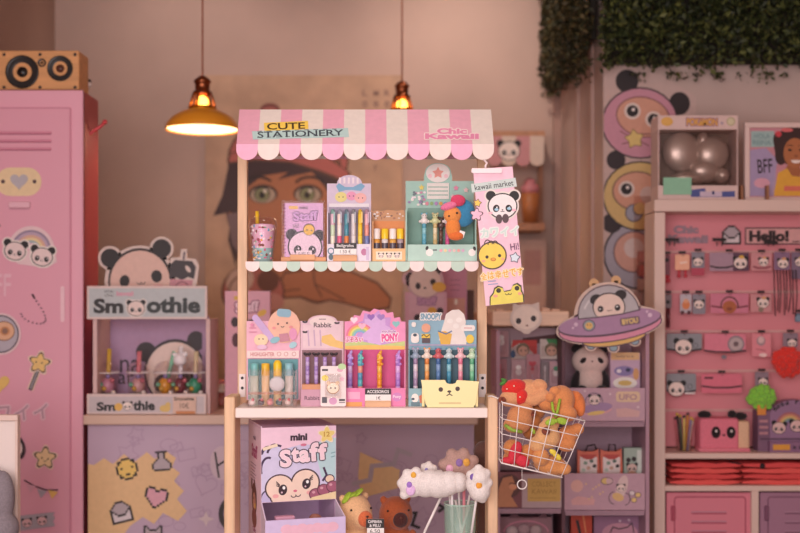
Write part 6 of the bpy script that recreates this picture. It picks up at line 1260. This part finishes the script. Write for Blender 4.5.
for x in (-9.5, 5.5):
    a = MB(); a.sph(c + Vector((x * k, -.031, 19 * k)), (4.6 * k, .004, 6 * k), '#221a1d', 'plush', seg=12); e_ = a.build('eye_patch', T)
    a = MB(); a.sph(c + Vector((x * k, -.036, 20.5 * k)), (1.2 * k, .002, 1.4 * k), '#efe6e2', 'gloss', seg=8); a.build('pupil', e_)
a = MB(); a.sph(c + Vector((-2 * k, -.033, 16.5 * k)), (1.6 * k, .003, 1.1 * k), '#5f2c3a', 'gloss', seg=8); a.build('nose', T)
T = thing('ring_display', 'lilac mood ring display box with rainbow and two panda heads on the rack shelf', 'display', Vector((vx(785, 3.96), 3.96, zs3)))
a = MB(3.95); a.pbox(770, 442, 822, 454.2, 3.93, .05, '#8a6482'); a.pbox(758, 411, 770, 454.2, 3.955, .06, '#7d5a72'); a.prism([(770, 452)] + ellp(796, 415, 26, 15, 180, 360, 16) + [(822, 452)], 3.95, .05, '#93708f'); a.n = 2
for i, ch in enumerate('mood rings'):
    t = -150 + i * 12.5; x, y = 796 + 24 * cos(R(t)), 416 + 14 * sin(R(t))
    if ch != ' ': a.text(ch, x, y, 3.6, 4, '#1f181b', .05, t + 90)
for i, c_ in enumerate(('#a9666c', '#c98a6c', '#d0b070', '#7f9a86', '#7a7fa0')): a.arc(790, 426, 13 - 2 * i, 13 - 2 * i, 180, 360, 2, c_)
a.panda(779, 428, 7, 6, skin='#dcb9b4'); a.panda(797, 426, 7, 0, skin='#dcb9b4'); a.line([(760, 439), (820, 439)], 1.6, '#5a3f54'); a.build('card_box', T)
a = MB(3.928); a.rect(773, 444.5, 790, 450, '#d99a3c'); a.rect(793, 446, 796, 449, '#4a3448'); a.rect(799, 446, 802, 449, '#4a3448'); a.n = 4; a.build('price_strip', T)
a = MB(3.95); a.pbox(757.5, 405, 766, 415, 3.945, .004, '#d98a3c'); a.n = 1; a.ell(762, 410, 2, 3, '#8a4a2c'); a.build('orange_tag', T)
for y in (420, 426, 432): a = MB(); a.pbox(759.5, y, 768, y + 2.5, 3.948, .004, '#b9848c'); a.build('side_sticker', T)
# folded red garments between the two shelves
zs4 = zz(486, YR)
for x0, x1, n_, w_ in ((667, 738, 4, 'left pile under the panda purse'), (735, 838, 4, 'right pile under the ring display')):
    for i in range(n_):
        c_ = ('#e65a55', '#da4c4c')[i % 2]; k = 3.97 / F; xm = (x0 + x1) / 2 + (i % 2) * 1.5; hh = 4.6 * k * (1 - .0 * i)
        b = bmesh.new(); bmesh.ops.create_cube(b, size=1); bmesh.ops.subdivide_edges(b, edges=b.edges[:], cuts=7, use_grid_fill=True)
        for v in b.verts:
            ex = 1 - abs(v.co.x * 2) ** 3 * .7; v.co = Vector((v.co.x * (x1 - x0) * k, v.co.y * .12, v.co.z * hh * ex + .0016 * sin(v.co.x * 17 + i) * (1 + v.co.z)))
        for v in b.verts: v.co += Vector((vx(xm, 3.97), 3.98, zs4 + hh * (i + .5) + .0035 * i + .001))
        a = MB(); a.bm(b, c_, 'cloth', True); a.build('folded_garment', label='folded red garment in the %s, %s' % (w_, ('lowest', 'second from bottom', 'third from bottom', 'topmost')[i]), cat='clothing', group='folded red garments in the rack')
a = MB(); a.tube([W(712, 464, 3.93), W(735, 463, 3.925), W(752, 467, 3.925), W(760, 466, 3.925)], .003, '#2b1d22', 'cloth', 8); a.sph(W(762, 466, 3.925), .011, '#2b1d22', 'cloth'); a.build('black_strap', label='black cord with knob resting on top of the red garments', cat='strap')

# ------------------------------------------------------------------ on top of the rack
T = thing('toy_window_box', 'white windowed toy box with a silver figure, on the rack top by the picture frame', 'box', Vector((vx(697, 3.98), 3.98, zt3)))
Y = 3.94; x0, x1 = 658, 738; k = Y / F
a = MB(Y); a.pbox(x0, 115.5, x1, 129.5, Y, .11, '#d9bdb6'); a.n = 1; a.otext('POKéMON', 702, 122, 31, 8, '#d9a24c', '#8a5f86', .7, .05); a.ell(667, 121.5, 6, 4.6, '#dcaa58'); a.ell(731, 121.5, 4.4, 4.4, '#b9ac86'); a.ell(731, 121.5, 3.2, 3.2, '#d3c9a6'); a.ell(722, 123, 1.6, 1.6, '#b09aa6'); a.build('top_flap', T)
a = MB(Y); a.pbox(x0, 185.5, x1, P(zt3, Y), Y, .11, '#d9bdb6'); a.n = 1; a.poly([(690, 190), (705, 188), (706, 192), (735, 191), (735, 197), (691, 197)], '#4a5490'); a.rect(700, 191.5, 722, 196.5, '#c9b6c6'); a.rect(712, 191, 714.5, 194.5, '#3a3f6a'); a.build('bottom_band', T)
a = MB(Y); a.pbox(x0, 129.5, x0 + 1.2, 185.5, Y, .11, '#cbb0ab'); a.build('side_frame', T)
a = MB(Y); a.pbox(x1 - 1.2, 129.5, x1, 185.5, Y, .11, '#cbb0ab'); a.build('side_frame', T)
a = MB(Y); a.pbox(x0 + 2, 129.5, x1 - 2, 185.5, Y + .106, .004, '#8a7468'); a.build('inner_back', T)
a = MB(Y); a.pbox(x0 + 1.2, 129.5, x1 - 1.2, 185.5, Y + .001, .001, '#e6dcd8', 'clear'); a.build('window', T)
a = MB(Y); a.pbox(663.5, 177.5, 691.5, 194.5, Y - .006, .005, '#8cc0a0'); a.build('mint_tag', T)
c = W(698, 184, 3.995); k = 3.995 / F
a = MB(); a.sph(c + Vector((-16 * k, 0, 32 * k)), (19 * k, .035, 20 * k), '#cfc2ba', 'silver'); a.sph(c + Vector((13 * k, -.01, 30 * k)), (17 * k, .035, 17 * k), '#cfc2ba', 'silver'); a.sph(c + Vector((6 * k, -.01, 13 * k)), (16 * k, .035, 12 * k), '#c9bbb3', 'silver'); a.sph(c + Vector((-8 * k, 0, 6 * k)), (20 * k, .035, 7 * k), '#bfb0a8', 'silver'); a.sph(c + Vector((22 * k, -.01, 8 * k)), (8 * k, .04, 8 * k), '#c9bbb3', 'silver'); a.sph(c + Vector((4 * k, .0, 44 * k)), (6 * k, .03, 8 * k), '#c9bbb3', 'silver', rot=(0, .4, 0))
a.build('silver_toy', label='rounded shiny silver toy inside the windowed box', cat='toy')
T = thing('picture_frame', 'white picture frame with BFF poster of a smiling curly-haired girl, on the rack', 'picture frame', Vector((vx(778, 4.0), 4.0, zt3)))
Y = 3.98; yb = P(zt3, Y)
a = MB(Y)
for q in ((745, 122.5, 812, 127.5), (745, yb - 4.5, 812, yb)): a.pbox(*q, Y, .02, '#e3c8c0', 'paint', .0015)
for q in ((745, 127.5, 750, yb - 4.5), (807, 127.5, 812, yb - 4.5)): a.pbox(*q, Y, .02, '#e3c8c0', 'paint', .0015)
a.build('frame', T)
a = MB(Y + .008); a.pbox(750, 127.5, 807, yb - 4.5, Y + .008, .004, '#c78a93'); a.n = 1; a.clip = (750, 807, 127.5, 196)
a.rect(750, 158, 776, 196, '#b098b4'); a.poly([(750, 150), (766, 148), (778, 160), (770, 196), (750, 196)], '#a896b8'); a.rect(751, 131, 774, 147, '#9fb9b6'); a.ell(762, 183, 8, 5, '#d9a0b0')
a.ell(795, 146, 21, 20, '#3a221f'); a.ell(778, 140, 5, 8, '#3a221f'); a.ell(781, 156, 6, 9, '#3a221f'); a.ell(803, 133, 10, 8, '#3a221f')
a.ell(793, 172, 8, 9, '#a5633c'); a.ell(795, 153, 11.5, 15, '#b06c42'); a.poly([(774, 192), (778, 173), (787, 168), (792, 176), (800, 177), (807, 172), (807, 196), (774, 196)], '#e0a63c'); a.rect(784, 186, 807, 191, '#d9705c')
for x in (790, 801): a.ell(x, 150, 2, 1.3, '#2b1a18'); a.arc(x, 147, 3, 2, 200, 340, .7, '#2b1a18', 6)
a.ell(796, 156, 1.8, 1.3, '#8f5232'); a.poly(ellp(796, 160, 5, 3.4, 0, 180, 10), '#f0e0d6'); a.ell(778.5, 134, 3, 3, '#d0404c'); a.ell(787, 130, 6, 2, '#d96a6c')
a.clip = None; a.text('BFF', 765, 166, 15, 14, '#2f2328', .01, -4); a.text('HOLA', 762, 136, 16, 5, '#7f9c9c', .02); a.text('REINA', 762, 142.5, 18, 5, '#7f9c9c', .02)
a.build('poster', T)
for x in (741, 767):
    a = MB(); a.box(vx(x, 3.95), vx(x + 2.2, 3.95), 3.95, 3.975, zt3, zt3 + .055, '#9c6a4a', 'wood'); a.box(vx(x, 3.95), vx(x + 2.2, 3.95), 3.975, 4.05, zt3, zt3 + .006, '#9c6a4a', 'wood'); a.build('stand_leg', T)

# ------------------------------------------------------------------ panda totem printed on the pier
Y = YP - .004
a = MB(Y, clip=(604, 700, 60, 310)); a.prism([(604, 66), (612, 62), (660, 74), (696, 96), (696, 118), (682, 130), (680, 310), (604, 310)], Y, .004, '#cdb2aa'); a.n = 1
def hood(cx, cy, r, c1, c2, x2=0):
    a.ell(cx, cy, r + 1.6, r * .93 + 1.6, '#33262a'); a.ell(cx, cy, r, r * .93, c1)
a.ell(640, 255, 37, 35, '#33262a'); a.ell(640, 255, 35, 33, '#a9a3ae'); a.ell(612, 223, 10, 10, '#33262a')
a.ell(634, 252, 21, 21, '#6f5a60'); a.ell(634, 252, 19.6, 19.6, '#d3a08e'); a.ell(634, 248, 10, 10, '#d9c3bc'); a.heart(644, 273, 8.6, '#7a5058'); a.heart(644, 273, 7.4, '#cf8298')
hood(640, 196, 36, '#d9b878', 0)
a.ell(637, 191, 25, 20, '#7a5a48'); a.ell(637, 191, 23.6, 18.6, '#d99f85'); a.ell(626.5, 189, 8, 8, '#e6d3c9'); a.ell(626.5, 189, 5.6, 5.6, '#241a1c'); a.ell(627.5, 187.5, 1.6, 1.6, '#fff0ea'); a.ell(648.5, 195, 8.6, 8.6, '#d3b3a8'); 
a.ell(634, 213, 9, 9, '#5d5660'); a.ell(634, 213, 7.8, 7.8, '#a4a3b0'); a.ell(639, 209, 6.4, 6.4, '#5d5660'); a.ell(639.6, 208.4, 5.8, 5.8, '#d9b878')
a.ell(616, 160, 9.5, 9.5, '#33262a'); a.ell(627, 81, 11.5, 11.5, '#2b2124'); a.ell(679.5, 103.5, 10.5, 11.5, '#2b2124')
hood(640, 123, 37, '#cf93a4', 0)
a.ell(643, 117, 27.5, 20.5, '#8f5a5c', 12); a.ell(643, 117, 26.2, 19.2, '#d9a088', 12)
for x, y in ((632.5, 111), (653.5, 119.5)): a.ell(x, y, 8.2, 8.2, '#e9d6cc'); a.ell(x, y, 5.8, 5.8, '#241a1c'); a.ell(x + .8, y - 1.4, 1.6, 1.6, '#fff0ea')
for q in ([(620, 131), (629, 136)], [(622, 144), (630, 142)], [(640, 134), (651, 134)], [(640, 141), (649, 146)]): a.line(q, 1.2, '#8f5a5c')
a.star(634.5, 139, 10.6, '#8a6a3c', -8, .62); a.star(634.5, 139, 9.4, '#e3c67c', -8, .62)
a.clip = None
o_ = a.build('wall_decal', label='tall decal of stacked animal hoods with big eyes on the pier', cat='wall decal')
# clear shelf unit edge between pier decal and rack
T = thing('clear_case', 'narrow clear case with pink trinket boxes between the pier decal and rack', 'case', W(640, 300, 4.2))
a = MB(); a.pbox(634, 196, 652, 330, 4.215, .003, '#e6d3cc', 'clear'); a.build('pane', T)
for y, c_, n_ in ((262, '#c98a80', 'upper'), (276, '#b8685f', 'middle'), (290, '#d9b0a0', 'lower')): a = MB(); a.pbox(640, y - 11, 651, y, 4.225, .05, c_); a.build('shelf_box', T)

# ------------------------------------------------------------------ near left corner: white-edged board with a grey bag
T = thing('display_board', 'white display board with beige edging cut off at the lower left corner', 'board', Vector((vx(0, 3.3), 3.3, 0)))
a = MB(); a.box(vx(-60, 3.2), vx(17.5, 3.2), 3.2, 3.225, zz(421, 3.2), zz(415, 3.2), '#e9d0c4', 'paint', .002); a.build('top_edge', T)
a = MB(); a.box(vx(15, 3.2), vx(17.5, 3.2), 3.2, 3.225, 0, zz(421, 3.2), '#e9d0c4', 'paint'); a.build('side_edge', T)
a = MB(); a.box(vx(-60, 3.2), vx(15, 3.2), 3.215, 3.225, 0, zz(421, 3.2), '#f0e2dc', 'paint'); a.build('white_panel', T)
a = MB(); a.tube([W(-4, 468, 3.19), W(-4, 468, 3.216)], .004, '#8a8286', 'metal'); a.build('peg', T)
c = W(1, 540, 3.15); k = 3.15 / F
T = thing('grey_bag', 'rounded grey bag hanging on the white board at the lower left corner', 'bag', c)
a = MB(); a.sph(c + Vector((-2 * k, 0, 36 * k)), (15 * k, .035, 34 * k), '#8f858c', 'cloth', rot=(0, .12, 0)); a.sph(c + Vector((2 * k, 0, 12 * k)), (16 * k, .045, 16 * k), '#8f858c', 'cloth'); a.build('bag', T, remesh=.005)
a = MB(); a.tube([c + Vector((-13 * k, -.0, 56 * k)), W(-5, 466, 3.19), c + Vector((5 * k, -.0, 62 * k))], .004, '#6f656b', 'cloth'); a.build('strap', T)
